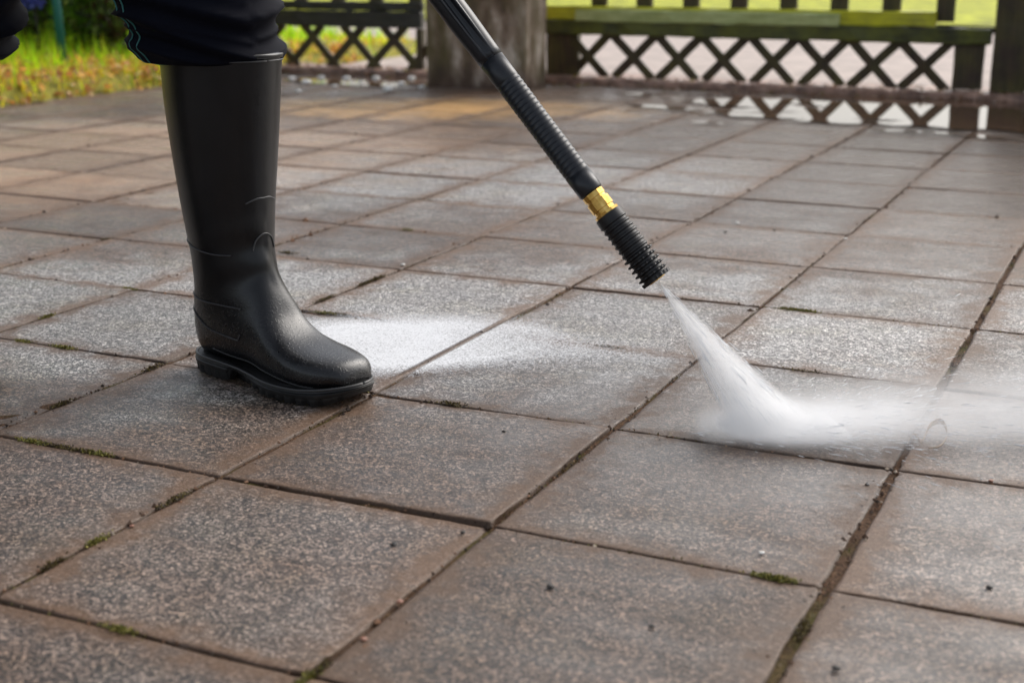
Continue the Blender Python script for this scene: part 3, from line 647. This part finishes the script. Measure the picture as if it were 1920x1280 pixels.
def wplan(s):   # sole half width at s (0 heel back .. 1 toe)
    w_ = cr([(.030,), (.0335,), (.0345,), (.0350,), (.0345,), (.0350,), (.0385,), (.0440,), (.0475,), (.0470,), (.0440,), (.040,), (.036,)], s * 12)[0]
    if s > .86: w_ *= math.sqrt(max(0, 1 - ((s - .86) / .14) ** 2))
    if s < .17: w_ *= math.sqrt(max(0, 1 - ((.17 - s) / .17) ** 2))
    return w_
def boot_sole():
    L0, L1 = .0005, .2625; n = 90; out = []
    per = [i / n for i in range(n + 1)]
    def side(sg):
        q = []
        for s in per:
            # cosine spacing gives round ends
            ss = .5 - .5 * math.cos(math.pi * s); q.append((ss, sg))
        return q
    loop = side(-1) + side(1)[::-1][1:-1]
    def zb(s): # bottom: heel block, raised arch, ball, toe spring
        return .0 if s < .30 else (.017 if s < .47 else 0.) if True else 0
    def zb2(s):
        heel = 1 / (1 + math.exp((s - .33) * 160)); ball = 1 / (1 + math.exp(-(s - .47) * 30)); return .016 * (1 - heel) * (1 - ball) + .012 * max(0, (s - .86) / .14) ** 2
    def zt(s): return .0215 - .005 * (1 / (1 + math.exp(-(s - .42) * 14))) + .006 * max(0, (s - .8) / .2)
    rings = []
    for lev, (f_, off, gro) in enumerate([(0, -.004, 1), (0, -.0005, 1), (.30, .0008, 1), (.5, .0010, 1), (.55, .0016, 0), (.72, .0020, 0), (.80, .0006, 0), (.86, .0016, 0), (1.0, .0004, 0), (1.06, -.006, 0)]):
        ring = []
        for i, (s, sg) in enumerate(loop):
            z = zb2(s) + (zt(s) - zb2(s)) * f_; w_ = wplan(s) + off
            if gro: w_ -= .0045 * (1 if math.sin(s * 2 * math.pi * 17) > .25 else 0)
            x = L0 - off * (1 - 2 * s) + (L1 - L0) * s; w_ = max(w_, 0)
            y = -(-sg) * w_; y -= .006 * math.sin(max(0, min(1, (s - .15) / .85)) * math.pi)
            ring.append(Vector((x, y, z)))
        rings.append(ring)
    return loft(rings, cap0=True, cap1=True)
person = empty('person', (float(heel_px[0]), float(heel_px[1]), 0), 0)
tag(person, 'person in navy work trousers and black rubber boots stepping forward, holding the spray lance', 'person')
PL = Vector(person.location)
_b = CAM + FWH * 1.70 + RT * -.385; boot_o = Vector((float(_b[0]), float(_b[1]), .0015))
def make_boot(loc, rot_z, tilt=0, first=None):
    if first is None:
        v, f = boot_upper(); b = recalc(mk('boot', v, f, M['rubber'], person)); 
        v, f = boot_sole(); s_ = recalc(mk('sole', v, f, M['sole'], b, smooth=False))
        pi = math.pi
        for sg in (1, -1):
            for pth in ([(.166, sg * pi), (.163, sg * 2.5), (.157, sg * 1.9), (.153, sg * 1.4), (.153, sg * .95)], [(.100, sg * pi), (.098, sg * 2.5), (.093, sg * 1.9), (.091, sg * 1.2)],
                        [(.219, 0), (.219, sg * .2), (.214, sg * .47)], [(.177, 0), (.176, sg * .1), (.170, sg * .28), (.158, sg * .40)],
                        [(.082, sg * pi), (.080, sg * 2.6), (.072, sg * 2.1), (.055, sg * 1.75), (.036, sg * 1.6)]):
                v, f = tube(zpath(pth), .0009, 6); mk('seam', v, f, M['seam'], b)
            v, f = tube([bsurf(t, sg * (2.25 + .1 * math.sin(t)), .0004) for t in np.linspace(1.2, 9.5, 60)], .0009, 6); mk('seam', v, f, M['seam'], b)
        v, f = tube([bsurf(NR - 1.35, a, .0006) for a in np.linspace(0, 2 * pi, 80)], .0010, 6); mk('seam', v, f, M['seam'], b)
        w_ = [tube([Vector((.0005 + .262 * s, sg * (wplan(s) + .0006) - .006 * math.sin(max(0, min(1, (s - .15) / .85)) * pi), .0220 - .005 / (1 + math.exp(-(s - .42) * 14)) + .006 * max(0, (s - .8) / .2))) for s in [.5 - .5 * math.cos(pi * q / 70) for q in range(71)]], .0016, 6) for sg in (1, -1)]
        v, f = merge(w_); mk('welt', v, f, M['welt'], b)
    else:
        b = first.copy(); col.objects.link(b); b.parent = person
        for ch in list(first.children): c_ = ch.copy(); col.objects.link(c_); c_.parent = b
    b.location = loc - PL; b.rotation_euler = (0, tilt, rot_z); b.scale = (1.04, 1.04, 1.005); return b
boot = make_boot(boot_o, ROT)
# rear foot: a stride behind, heel lifted
def hor(dx, dep, z=0): q = CAM + FWH * dep + RT * dx; return Vector((float(q[0]), float(q[1]), z))
TL = R(2); RZ2 = ROT - R(45)
rear_o = hor(-.676, 1.70, .263 * math.sin(TL) - .002)
boot2 = make_boot(rear_o, RZ2, TL, boot)

# trousers: dense tube with gathered folds where tucked over the boot
def boot_pt(bo, rz, tilt, p): return bo + Matrix.Rotation(rz, 3, 'Z') @ (Matrix.Rotation(tilt, 3, 'Y') @ Vector((p[0] * 1.04, p[1] * 1.04, p[2] * 1.005)))
def rdg(x): return 1 - 2 * abs(math.sin(x * .5)) ** .8
def fold(a, s, seed):
    return (rdg(a * 2 + s * 7 + seed + 1.8 * math.sin(s * 4 + seed)) * .30 + rdg(s * 24 + 1.9 * math.sin(a + seed) + 1.1 * math.sin(a * 2 + s * 5)) * .75 + rdg(s * 47 - 2.2 * math.sin(a * 1.5 + seed) + a) * .35)
def leg(bo, rz, tilt, knee, hip, seed, shf=1.):
    c0 = boot_pt(bo, rz, tilt, (.057, 0, .372)); axis0 = boot_pt(bo, rz, tilt, (.057, 0, .5)) - c0; axis0.normalize()
    sl = Vector(tuple(-RT)) * shf; ctr = [c0 - axis0 * .030, c0 - axis0 * .004, c0 + axis0 * .002 + sl * .006, c0 + axis0 * .026 + sl * .012, c0 + axis0 * .066 + sl * .022, knee, knee.lerp(hip, .5), hip]
    rad = [(.052,), (.056,), (.078,), (.086,), (.091,), (.104,), (.102,), (.105,)]
    amp = [(.0,), (.0,), (.3,), (1.,), (1.,), (.8,), (.6,), (.3,)]
    rings = []; n = 110; m = 96
    for i in range(n):
        t = (i / (n - 1)) ** 1.35 * (len(ctr) - 1); c = Vector(cr([tuple(q) for q in ctr], t)); r = cr(rad, t)[0]; am = max(0, cr(amp, t)[0])
        tt = Vector(cr([tuple(q) for q in ctr], min(t + .05, len(ctr) - 1.001))) - Vector(cr([tuple(q) for q in ctr], max(t - .05, 0))); tt.normalize()
        kb_ = min(1, max(0, (t - 3) / 2.5)); tt = (axis0 * (1 - kb_) + tt * kb_).normalized()
        fwd = Vector((math.cos(rz), math.sin(rz), 0)); u = (fwd - tt * fwd.dot(tt)).normalized(); v_ = tt.cross(u)
        ring = []
        for k in range(m):
            a = 2 * math.pi * k / m; s = (c.z + .02 * math.cos(a)) * 7
            back = max(0, -math.cos(a)) ; rr = r + am * .0070 * fold(a, s, seed) + .012 * back * am * math.exp(-((t - 3) / 1.2) ** 2)
            ring.append(c + (u * math.cos(a) + v_ * math.sin(a)) * rr)
            if t > 2: ring[-1].z -= .006 * math.exp(-(t - 2.3) ** 2) * (.5 - .5 * math.cos(a + .2)) ** 1.5
        rings.append(ring)
    return rings
hip_c = hor(-.62, 1.76, .84); side = Vector((-math.sin(ROT), math.cos(ROT), 0))   # person's left (away from camera)
fwdv = Vector((math.cos(ROT), math.sin(ROT), 0))
hipL = hip_c + side * .075; hipR = hip_c - side * .075
# front boot belongs to the left leg, rear boot to the right leg
kneeF = boot_pt(boot_o, ROT, 0, (.050, 0, .52)) ; kneeF = Vector((kneeF.x, kneeF.y, .53)) - fwdv * .03 - Vector(tuple(RT)) * .028
kneeR = boot_pt(rear_o, RZ2, TL, (.045, 0, .54))
rF = leg(boot_o, ROT, 0, kneeF, hipL, .4); rR = leg(rear_o, RZ2, TL, kneeR, hipR, 2.2, -1.2)
pel = []
for i in range(24):
    t = i / 23; c = hip_c + Vector((0, 0, -.10 + .26 * t)); a_, b_ = (.13 + .03 * math.sin(t * math.pi)), (.165 + .02 * math.sin(t * math.pi)); k_ = min(1, .3 + 3 * t)
    pel.append([c + fwdv * a_ * k_ * math.cos(q) + side * b_ * k_ * math.sin(q) for q in np.linspace(0, 2 * math.pi, 64, endpoint=False)])
v, f = merge([loft(rF, cap1=True), loft(rR, cap1=True), loft(pel, cap0=True, cap1=True)])
tr = recalc(mk('trousers', [p - PL for p in v], f, M['cloth'], person))
ts = []
for rings_, kk in ((rF, 67), (rR, 4)):
    for dk in (-2, 1):
        pts = []
        for i in range(24, 96):
            c = sum(rings_[i], Vector()) / len(rings_[i]); q = rings_[i][(kk + dk + 96) % 96]; pts.append(q + (q - c).normalized() * .0003 - PL)
        for _ in range(3): pts = [pts[0]] + [(pts[i - 1] + pts[i] * 2 + pts[i + 1]) / 4 for i in range(1, len(pts) - 1)] + [pts[-1]]
        v, f = tube(pts, .0010, 6); mk('piping', v, f, M['piping'], tr)

# upper body (above the picture): one skinned body, jacket, head with hair
def skinmesh(name, verts, edges, radii, mat, parent, root=0, sub=2):
    me_ = bpy.data.meshes.new(name); me_.from_pydata([tuple(v_ - PL) for v_ in verts], edges, []); o = bpy.data.objects.new(name, me_); col.objects.link(o); o.parent = parent
    o.modifiers.new('skin', 'SKIN'); sm = o.modifiers.new('sub', 'SUBSURF'); sm.levels = sub; sm.render_levels = sub
    for i, r_ in enumerate(radii):
        sv_ = me_.skin_vertices[0].data[i]; sv_.radius = (r_, r_) if not isinstance(r_, tuple) else r_; sv_.use_root = (i == root); sv_.use_loose = False
    me_.materials.append(mat); o.modifiers['skin'].use_smooth_shade = True; return o
# lance frame first
TIP = Vector(atd(1232, 524, 1.515)); HITP = Vector(gnd(1452, 815)); UPP = (TIP - HITP).normalized()
LZ = UPP
def onl(d): return TIP + LZ * d
handR = onl(.93) + Vector((0, 0, .0)); handL = onl(.62)
chest = hip_c + Vector((0, 0, .42)) + fwdv * .10; neck = chest + Vector((0, 0, .14)) + fwdv * .03; head = neck + Vector((0, 0, .15)) + fwdv * .04
shL = chest + side * .18 + Vector((0, 0, .05)); shR = chest - side * .18 + Vector((0, 0, .05))
elL = shL.lerp(handL, .5) + side * .06 + Vector((0, 0, -.05)); elR = shR.lerp(handR, .5) - fwdv * .14 - side * .05
VB = [hip_c, hip_c.lerp(chest, .5), chest, neck, head, shL, elL, shL.lerp(handL, .9), shR, elR, handR.lerp(elR, .12),
      hipL, kneeF, boot_pt(boot_o, ROT, 0, (.05, 0, .2)), hipR, kneeR, boot_pt(rear_o, RZ2, TL, (.05, 0, .2)), head + Vector((0, 0, .08))]
EB = [(0, 1), (1, 2), (2, 3), (3, 4), (2, 5), (5, 6), (6, 7), (2, 8), (8, 9), (9, 10), (0, 11), (11, 12), (12, 13), (0, 14), (14, 15), (15, 16), (4, 17)]
RB = [.10, .10, .10, .05, .075, .05, .038, .024, .05, .038, .024, .075, .05, .032, .075, .05, .032, .065]
nb = len(VB)
def add_hand(wi, wrist, grip, ax):
    global VB, EB, RB
    pw = wrist; palm = grip - (grip - pw).normalized() * .045
    b0 = len(VB); VB.append(palm); EB.append((wi, b0)); RB.append(.024)
    outd = (grip - pw).normalized(); up_ = ax.normalized(); nrm = outd.cross(up_).normalized()
    for k in range(4):
        L_ = (.85, 1, .95, .78)[k]; o_ = up_ * (.026 - .0175 * k)
        a1 = palm + o_ + outd * .025 + nrm * .022; a2 = grip + o_ + outd * .026 * L_ + nrm * .012; a3 = grip + o_ + outd * .022 - nrm * .014 * L_
        i0 = len(VB); VB += [a1, a2, a3]; RB += [.0095, .0088, .0075]; EB += [(b0, i0), (i0, i0 + 1), (i0 + 1, i0 + 2)]
    i0 = len(VB); VB += [palm + up_ * .03 - nrm * .012, grip + up_ * .045 - nrm * .02]; RB += [.011, .0095]; EB += [(b0, i0), (i0, i0 + 1)]
add_hand(7, VB[7], handL, LZ); add_hand(10, VB[10], handR, LZ)
skinmesh('body', VB, EB, RB, M['skin'], person, 0, 1)
JV = [hip_c + Vector((0, 0, .06)), hip_c.lerp(chest, .5), chest, neck - Vector((0, 0, .05)), shL, elL, shL.lerp(handL, .84), shR, elR, handR.lerp(elR, .2)]
skinmesh('jacket', JV, [(0, 1), (1, 2), (2, 3), (2, 4), (4, 5), (5, 6), (2, 7), (7, 8), (8, 9)], [.15, .145, .15, .07, .075, .058, .042, .075, .058, .042], M['cloth'], person, 0, 2)
bm = bmesh.new(); bmesh.ops.create_uvsphere(bm, u_segments=32, v_segments=20, radius=.108); bmesh.ops.scale(bm, vec=(.95, .85, 1.1), verts=bm.verts)
bmesh.ops.delete(bm, geom=[v_ for v_ in bm.verts if v_.co.z < -.03 and v_.co.x > -.02], context='VERTS'); bmesh.ops.rotate(bm, verts=bm.verts, matrix=Matrix.Rotation(ROT, 3, 'Z')); bmesh.ops.translate(bm, vec=head + Vector((0, 0, .045)) - PL - fwdv * .012, verts=bm.verts)
bm_obj('hair', bm, M['hair'], person, True)

# ================================================================== LANCE
lance = empty('spray_lance', TIP); tag(lance, 'black pressure washer lance with brass coupling and ribbed rubber nozzle, pointed at the slabs', 'spray lance')
q_ = LZ.to_track_quat('Z', 'Y'); lance.rotation_mode = 'QUATERNION'
# roll so that local +x faces the camera side
zl = LZ; toc = (Vector(CAM) - TIP); xl = (toc - zl * toc.dot(zl)).normalized(); yl = zl.cross(xl)
lance.rotation_quaternion = Matrix((xl, yl, zl)).transposed().to_quaternion()
def lpart(name, prof, m, n=48, sm=True):
    v, f = lathe(prof, n); o = mk(name, v, f, m, lance, sm); return recalc(o)
# rubber nozzle guard: collar, finned body, spiky fins near the mouth
prof = [(.0, .0105), (.0, .0165), (.004, .0168)]
z = .004; k = 0
while z < .078:
    r0, r1 = (.0140, .0172) if z < .034 else (.0148, .0164)
    prof += [(z, r0), (z + .0018, r0), (z + .0030, r1), (z + .0048, r1), (z + .0058, r0)]; z += .0064
prof += [(.079, .0160), (.088, .0158), (.0885, .0115), (.0885, .004)]
v, f = lathe(prof, 64); V2 = []
for p in v:   # teeth round the front fins
    r_ = math.hypot(p.x, p.y); a = math.atan2(p.y, p.x)
    if p.z < .036 and r_ > .0165: s2 = 1 + .05 * (math.sin(a * 18) > 0); p = Vector((p.x * s2, p.y * s2, p.z))
    V2.append(p)
recalc(mk('nozzle', V2, f, M['guard'], lance, False))
lpart('nozzle_bore', [(-.0008, .004), (-.0008, .0100), (.003, .0100), (.003, .004)], M['brass'], 32)
lpart('brass_coupling', [(.0886, .005), (.0886, .0140), (.0915, .0146), (.0920, .0118), (.096, .0118), (.0965, .0132), (.107, .0132), (.1075, .0115), (.110, .0115), (.1105, .0126), (.1165, .0126), (.117, .005)], M['brass'], 12, False)
# lance body: ribbed sleeve then flattened body with two grooves
prof = [(.1172, .005), (.1172, .0128), (.119, .0140), (.142, .0141)]
z = .142
while z < .265: prof += [(z, .0141), (z + .0028, .0143), (z + .0038, .0137), (z + .0048, .0137), (z + .0058, .0141)]; z += .0058
prof += [(z + .002, .0141), (z + .030, .0142)]
zend = z + .030
lpart('ribbed_sleeve', prof, M['lance'], 48)
rings = []
for i in range(60):
    t = i / 59; zz = zend - .002 + t * (.80 - zend); b_ = min(1, t * 9); ring = []
    for k in range(144):
        a = 2 * math.pi * k / 144; r_ = .0142 + .0014 * b_
        # channel along camera side and the opposite side
        for a0 in (.12, math.pi + .12):
            d_ = (a - a0 + math.pi) % (2 * math.pi) - math.pi
            r_ -= .0062 * b_ * (1 if abs(d_) < .26 else max(0, 1 - (abs(d_) - .26) / .06)) - .0009 * b_ * math.exp(-((abs(d_) - .40) / .07) ** 2) 
        ring.append(Vector((r_ * math.cos(a), r_ * math.sin(a), zz)))
    rings.append(ring)
v, f = loft(rings, cap0=True, cap1=True); recalc(mk('shaft', v, f, M['lance'], lance))
lpart('handle', [(.8, .01), (.8, .019), (.82, .021), (1.02, .019), (1.04, .014), (1.04, .004)], M['lance'], 32)
v, f = tube([(0.0, .018, .86), (0., .04, .90), (0., .035, .96)], .006, 8); mk('trigger', v, f, M['guard'], lance)

# ================================================================== WATER SPRAY
def vol_mat(name, fn):
    s = NT(name); pv = s.n('ShaderNodeVolumePrincipled'); pv.inputs['Color'].default_value = (1, 1, 1, 1); pv.inputs['Anisotropy'].default_value = .0
    s.l(fn(s), pv.inputs['Density']); s.l(pv.outputs[0], s.out.inputs['Volume']); return s.m
JL = (HITP - (TIP - LZ * .0)).length; JD = -LZ
def jet_density(s):
    P = s.n('ShaderNodeSeparateXYZ'); s.l(s.coord(), P.inputs[0]); x, y, z = P.outputs
    zz = s.math('MAXIMUM', z, .004); u = s.math('DIVIDE', x, zz); v_ = s.math('DIVIDE', y, zz)
    cb = s.n('ShaderNodeCombineXYZ'); s.l(u, cb.inputs[0]); s.l(v_, cb.inputs[1]); s.l(s.math('MULTIPLY', z, .8), cb.inputs[2])
    n = s.noise(cb.outputs[0], 34, 4, .65); m2 = s.math('MULTIPLY', s.noise(s.coord(), 55, 4, .6), .6)
    r = s.math('SQRT', s.math('ADD', s.math('POWER', s.math('DIVIDE', s.math('ADD', u, 0), .185), 2), s.math('POWER', s.math('DIVIDE', v_, .20), 2)))
    r = s.math('ADD', r, s.math('MULTIPLY', s.math('SUBTRACT', n, .5), .35))
    fall = s.ramp(r, [(.45, 1), (.82, .55), (1.0, 0)])
    dens = s.math('DIVIDE', 17., s.math('ADD', zz, .030))         # thins out as it fans
    d = s.math('MULTIPLY', s.math('MULTIPLY', fall, dens), s.ramp(n, [(.36, .12), (.64, 1.75)]))
    return s.math('MULTIPLY', d, s.math('ADD', .7, m2))
jr = []
for i in range(24):
    z = -.002 + (JL + .16) * i / 23; rr = .0045 + .24 * max(z, 0); jr.append([Vector((rr * math.cos(a), rr * math.sin(a), z)) for a in np.linspace(0, 2 * math.pi, 40, endpoint=False)])
v, f = loft(jr, cap0=True, cap1=True)
jet = recalc(mk('water_jet', v, f, vol_mat('jet_mist', jet_density))); jet.rotation_mode = 'QUATERNION'
Mj = Matrix((xl, -yl, -zl)).transposed()
jet.location = TIP + JD * .001; jet.rotation_quaternion = Mj.to_quaternion()
tag(jet, 'white fan of pressurised water shooting from the nozzle', 'water spray', kind='stuff')

# mist racing over the slabs from where the jet strikes
FL = np.array(gnd(1900, 812)) - np.array(gnd(1400, 815)); FA = math.atan2(FL[1], FL[0]); HP = gnd(1425, 818)
def splash_density(s):
    C_ = s.coord(); P = s.n('ShaderNodeSeparateXYZ'); s.l(C_, P.inputs[0]); x, y, z = P.outputs
    n = s.noise(s.mapping(C_, scale=(3, 16, 40)), 2.2, 5, .6); n2 = s.noise(s.mapping(C_, scale=(8, 12, 18)), 3, 4, .6)
    xs = s.math('MAXIMUM', s.math('ADD', x, .03), .0)
    hgt = s.math('ADD', .008, s.math('MULTIPLY', xs, .032))
    vz = s.math('POWER', 2.718, s.math('MULTIPLY', s.math('DIVIDE', z, hgt), -1))
    wid = s.math('ADD', .026, s.math('MULTIPLY', xs, .17)); yy_ = s.math('DIVIDE', s.math('SUBTRACT', y, s.math('MULTIPLY', xs, .10)), wid)
    vy = s.math('POWER', 2.718, s.math('MULTIPLY', s.math('POWER', s.math('ABSOLUTE', yy_), 2.), -1))
    vx = s.math('MULTIPLY', s.ramp(s.math('ADD', s.math('MULTIPLY', x, 1), .10), [(.03, 0), (.12, 1)]), s.math('DIVIDE', 1, s.math('ADD', 1, s.math('MULTIPLY', s.math('POWER', xs, 1.6), 190))))
    d = s.math('MULTIPLY', s.math('MULTIPLY', vz, vy), s.math('MULTIPLY', vx, 1500))
    d = s.math('MULTIPLY', d, s.ramp(s.math('MULTIPLY', s.math('ADD', n, n2), .5), [(.34, .06), (.62, 1.6)]))
    core = s.math('MULTIPLY', s.math('POWER', 2.718, s.math('MULTIPLY', z, -1 / .0065)), s.math('POWER', 2.718, s.math('MULTIPLY', s.math('ABSOLUTE', s.math('SUBTRACT', x, .07)), -9)))
    core = s.math('MULTIPLY', s.math('MULTIPLY', core, s.math('POWER', 2.718, s.math('MULTIPLY', s.math('POWER', s.math('DIVIDE', y, .030), 2), -1))), s.math('MULTIPLY', s.ramp(s.math('ADD', x, .10), [(.03, 0), (.11, 1)]), 900))
    d = s.math('ADD', d, s.math('MULTIPLY', core, s.math('ADD', .3, n)))
    return s.math('MAXIMUM', s.math('SUBTRACT', d, .35), 0)
bm = bmesh.new(); bmesh.ops.create_cube(bm, size=1)
for v_ in bm.verts:
    fx = v_.co.x > 0; v_.co.x = 1.25 if fx else -.09; v_.co.y *= 1.1 if fx else .22; v_.co.z = .0055 if v_.co.z < 0 else (.30 if fx else .04)
    if fx: v_.co.y += .08
o = bm_obj('splash_mist', bm, vol_mat('splash_mist', splash_density)); o.location = (HP[0], HP[1], 0); o.rotation_euler = (0, 0, FA)
tag(o, 'low white mist blowing right over the slabs where the jet strikes', 'water spray', kind='stuff')

# glare of the wet slabs behind the boot toe, painted as a white sheet
def mat_glare():
    s = NT('painted_glare'); P = s.coord(); a = s.n('ShaderNodeAttribute', attribute_name='mask')
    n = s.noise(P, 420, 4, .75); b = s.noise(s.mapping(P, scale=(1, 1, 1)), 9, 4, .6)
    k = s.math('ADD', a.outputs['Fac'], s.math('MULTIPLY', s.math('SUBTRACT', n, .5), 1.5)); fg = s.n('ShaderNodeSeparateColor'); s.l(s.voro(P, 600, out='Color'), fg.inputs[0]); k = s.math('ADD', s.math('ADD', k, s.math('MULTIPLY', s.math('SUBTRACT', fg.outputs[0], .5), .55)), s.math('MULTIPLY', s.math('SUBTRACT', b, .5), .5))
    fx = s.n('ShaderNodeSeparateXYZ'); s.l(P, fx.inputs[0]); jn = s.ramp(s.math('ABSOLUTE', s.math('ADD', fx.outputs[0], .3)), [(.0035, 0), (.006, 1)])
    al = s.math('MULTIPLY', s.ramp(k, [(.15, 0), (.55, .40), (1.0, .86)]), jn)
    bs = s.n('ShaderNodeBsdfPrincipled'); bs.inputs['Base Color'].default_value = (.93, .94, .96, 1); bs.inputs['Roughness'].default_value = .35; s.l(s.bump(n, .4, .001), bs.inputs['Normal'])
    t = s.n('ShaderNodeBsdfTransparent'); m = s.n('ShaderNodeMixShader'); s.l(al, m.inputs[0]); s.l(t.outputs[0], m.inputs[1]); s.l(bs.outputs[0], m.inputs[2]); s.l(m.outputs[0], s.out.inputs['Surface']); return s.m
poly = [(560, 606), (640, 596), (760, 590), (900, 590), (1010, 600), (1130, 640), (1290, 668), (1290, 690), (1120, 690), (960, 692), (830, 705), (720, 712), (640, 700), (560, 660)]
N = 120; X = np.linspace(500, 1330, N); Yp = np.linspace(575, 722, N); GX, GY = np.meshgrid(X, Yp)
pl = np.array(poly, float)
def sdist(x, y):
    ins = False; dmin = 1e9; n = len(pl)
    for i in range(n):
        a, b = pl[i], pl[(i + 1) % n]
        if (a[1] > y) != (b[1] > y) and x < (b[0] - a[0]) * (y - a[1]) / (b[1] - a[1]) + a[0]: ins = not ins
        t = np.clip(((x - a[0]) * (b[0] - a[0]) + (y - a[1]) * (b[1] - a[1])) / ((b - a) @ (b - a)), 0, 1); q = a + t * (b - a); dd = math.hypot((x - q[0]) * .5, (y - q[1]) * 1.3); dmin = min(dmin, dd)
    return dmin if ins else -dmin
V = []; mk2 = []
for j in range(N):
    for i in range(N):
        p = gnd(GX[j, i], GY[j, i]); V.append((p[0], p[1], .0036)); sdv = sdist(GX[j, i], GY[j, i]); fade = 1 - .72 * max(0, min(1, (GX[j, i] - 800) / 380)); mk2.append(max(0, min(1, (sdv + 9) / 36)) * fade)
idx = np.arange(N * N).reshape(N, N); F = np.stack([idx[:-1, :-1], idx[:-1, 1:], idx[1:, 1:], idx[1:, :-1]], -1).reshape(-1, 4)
o = mk('painted_glare', V, F, mat_glare()); at = o.data.attributes.new('mask', 'FLOAT', 'POINT'); at.data.foreach_set('value', np.array(mk2, np.float32))
tag(o, 'bright wet glare painted as a white sheet on the slabs behind the boot toe', 'water film', kind='stuff')

# crumbs, bark bits and leaf scraps along the foot of the fence
n = 1500; x = rng.uniform(-3.0, .9, n); y = FY - .10 + rng.normal(0, .035, n); zz = np.where(y > FY - .10, .029, .003)
o = leafmesh('litter', np.stack([x, y, zz], -1), rng.uniform(.006, .022, n), pick([(.30, .17, .10), (.12, .06, .03), (.45, .32, .22), (.22, .22, .04), (.6, .5, .42)], [4, 4, 2, 2, 1], n), M['leaf'], .5)
tag(o, 'brown crumbs and leaf scraps washed up against the stone edging', 'debris', kind='stuff')
# flying water drops round the impact and along the jet
def drops(name, P, Dr, L, Wd, label):
    n = len(P); Dr = Dr / np.linalg.norm(Dr, axis=1)[:, None]; a = np.cross(Dr, [0, 0, 1.]); a /= np.linalg.norm(a, axis=1)[:, None] + 1e-9; b = np.cross(Dr, a)
    rows = [P - Dr * L[:, None]] 
    for t, k in ((-.4, .7), (.35, 1.)):
        for q in range(4): rows.append(P + Dr * (L * t)[:, None] + (a * math.cos(q * math.pi / 2) + b * math.sin(q * math.pi / 2)) * (Wd * k)[:, None])
    rows.append(P + Dr * L[:, None]); V = np.stack(rows, 1); bs = (np.arange(n) * 10)[:, None]; F3 = []; F4 = []
    for q in range(4):
        r = (q + 1) % 4; F3 += [bs + np.array((0, 1 + r, 1 + q)), bs + np.array((9, 5 + q, 5 + r))]; F4.append(bs + np.array((1 + q, 1 + r, 5 + r, 5 + q)))
    o = mk(name, V.reshape(-1, 3), np.concatenate(F3, 0).tolist() + np.concatenate(F4, 0).tolist(), M['drop']); tag(o, label, 'water drops', kind='stuff')
M['drop'] = mat_simple('white_water_drops', (.9, .92, .95), .15, IOR=1.33)
n = 700; az = rng.normal(FA, .55, n); d = rng.gamma(1.6, .085, n); el = np.abs(rng.normal(.10, .10, n))
bx = HP[0] + rng.normal(.03, .04, n); by = HP[1] + rng.normal(0, .025, n)
P = np.stack([bx + np.cos(az) * d, by + np.sin(az) * d, .004 + np.sin(el) * d + rng.uniform(0, .008, n)], -1); Dr = np.stack([np.cos(az), np.sin(az), np.sin(el) * .6], -1)
drops('water_drops', P, Dr, rng.gamma(2, .0022, n) + .001, rng.uniform(.0002, .0005, n), 'white drops thrown right from where the jet strikes the slab')
n = 260; t = rng.uniform(.02, 1, n) ** .7 * JL; a = rng.uniform(0, 6.28, n); rr = np.sqrt(rng.uniform(0, 1, n)) * .215
u_ = np.array(JD); xa_ = np.array(xl); ya_ = np.array(yl); dr = u_[None] + (xa_ * np.cos(a)[:, None] + ya_ * np.sin(a)[:, None]) * rr[:, None]
P = np.array(TIP) + dr * t[:, None]; k = P[:, 2] > .004
drops('jet_drops', P[k], dr[k], (rng.gamma(2, .004, n) + .002)[k], rng.uniform(.00020, .0005, n)[k], 'thin white water streaks inside the spray fan below the nozzle')
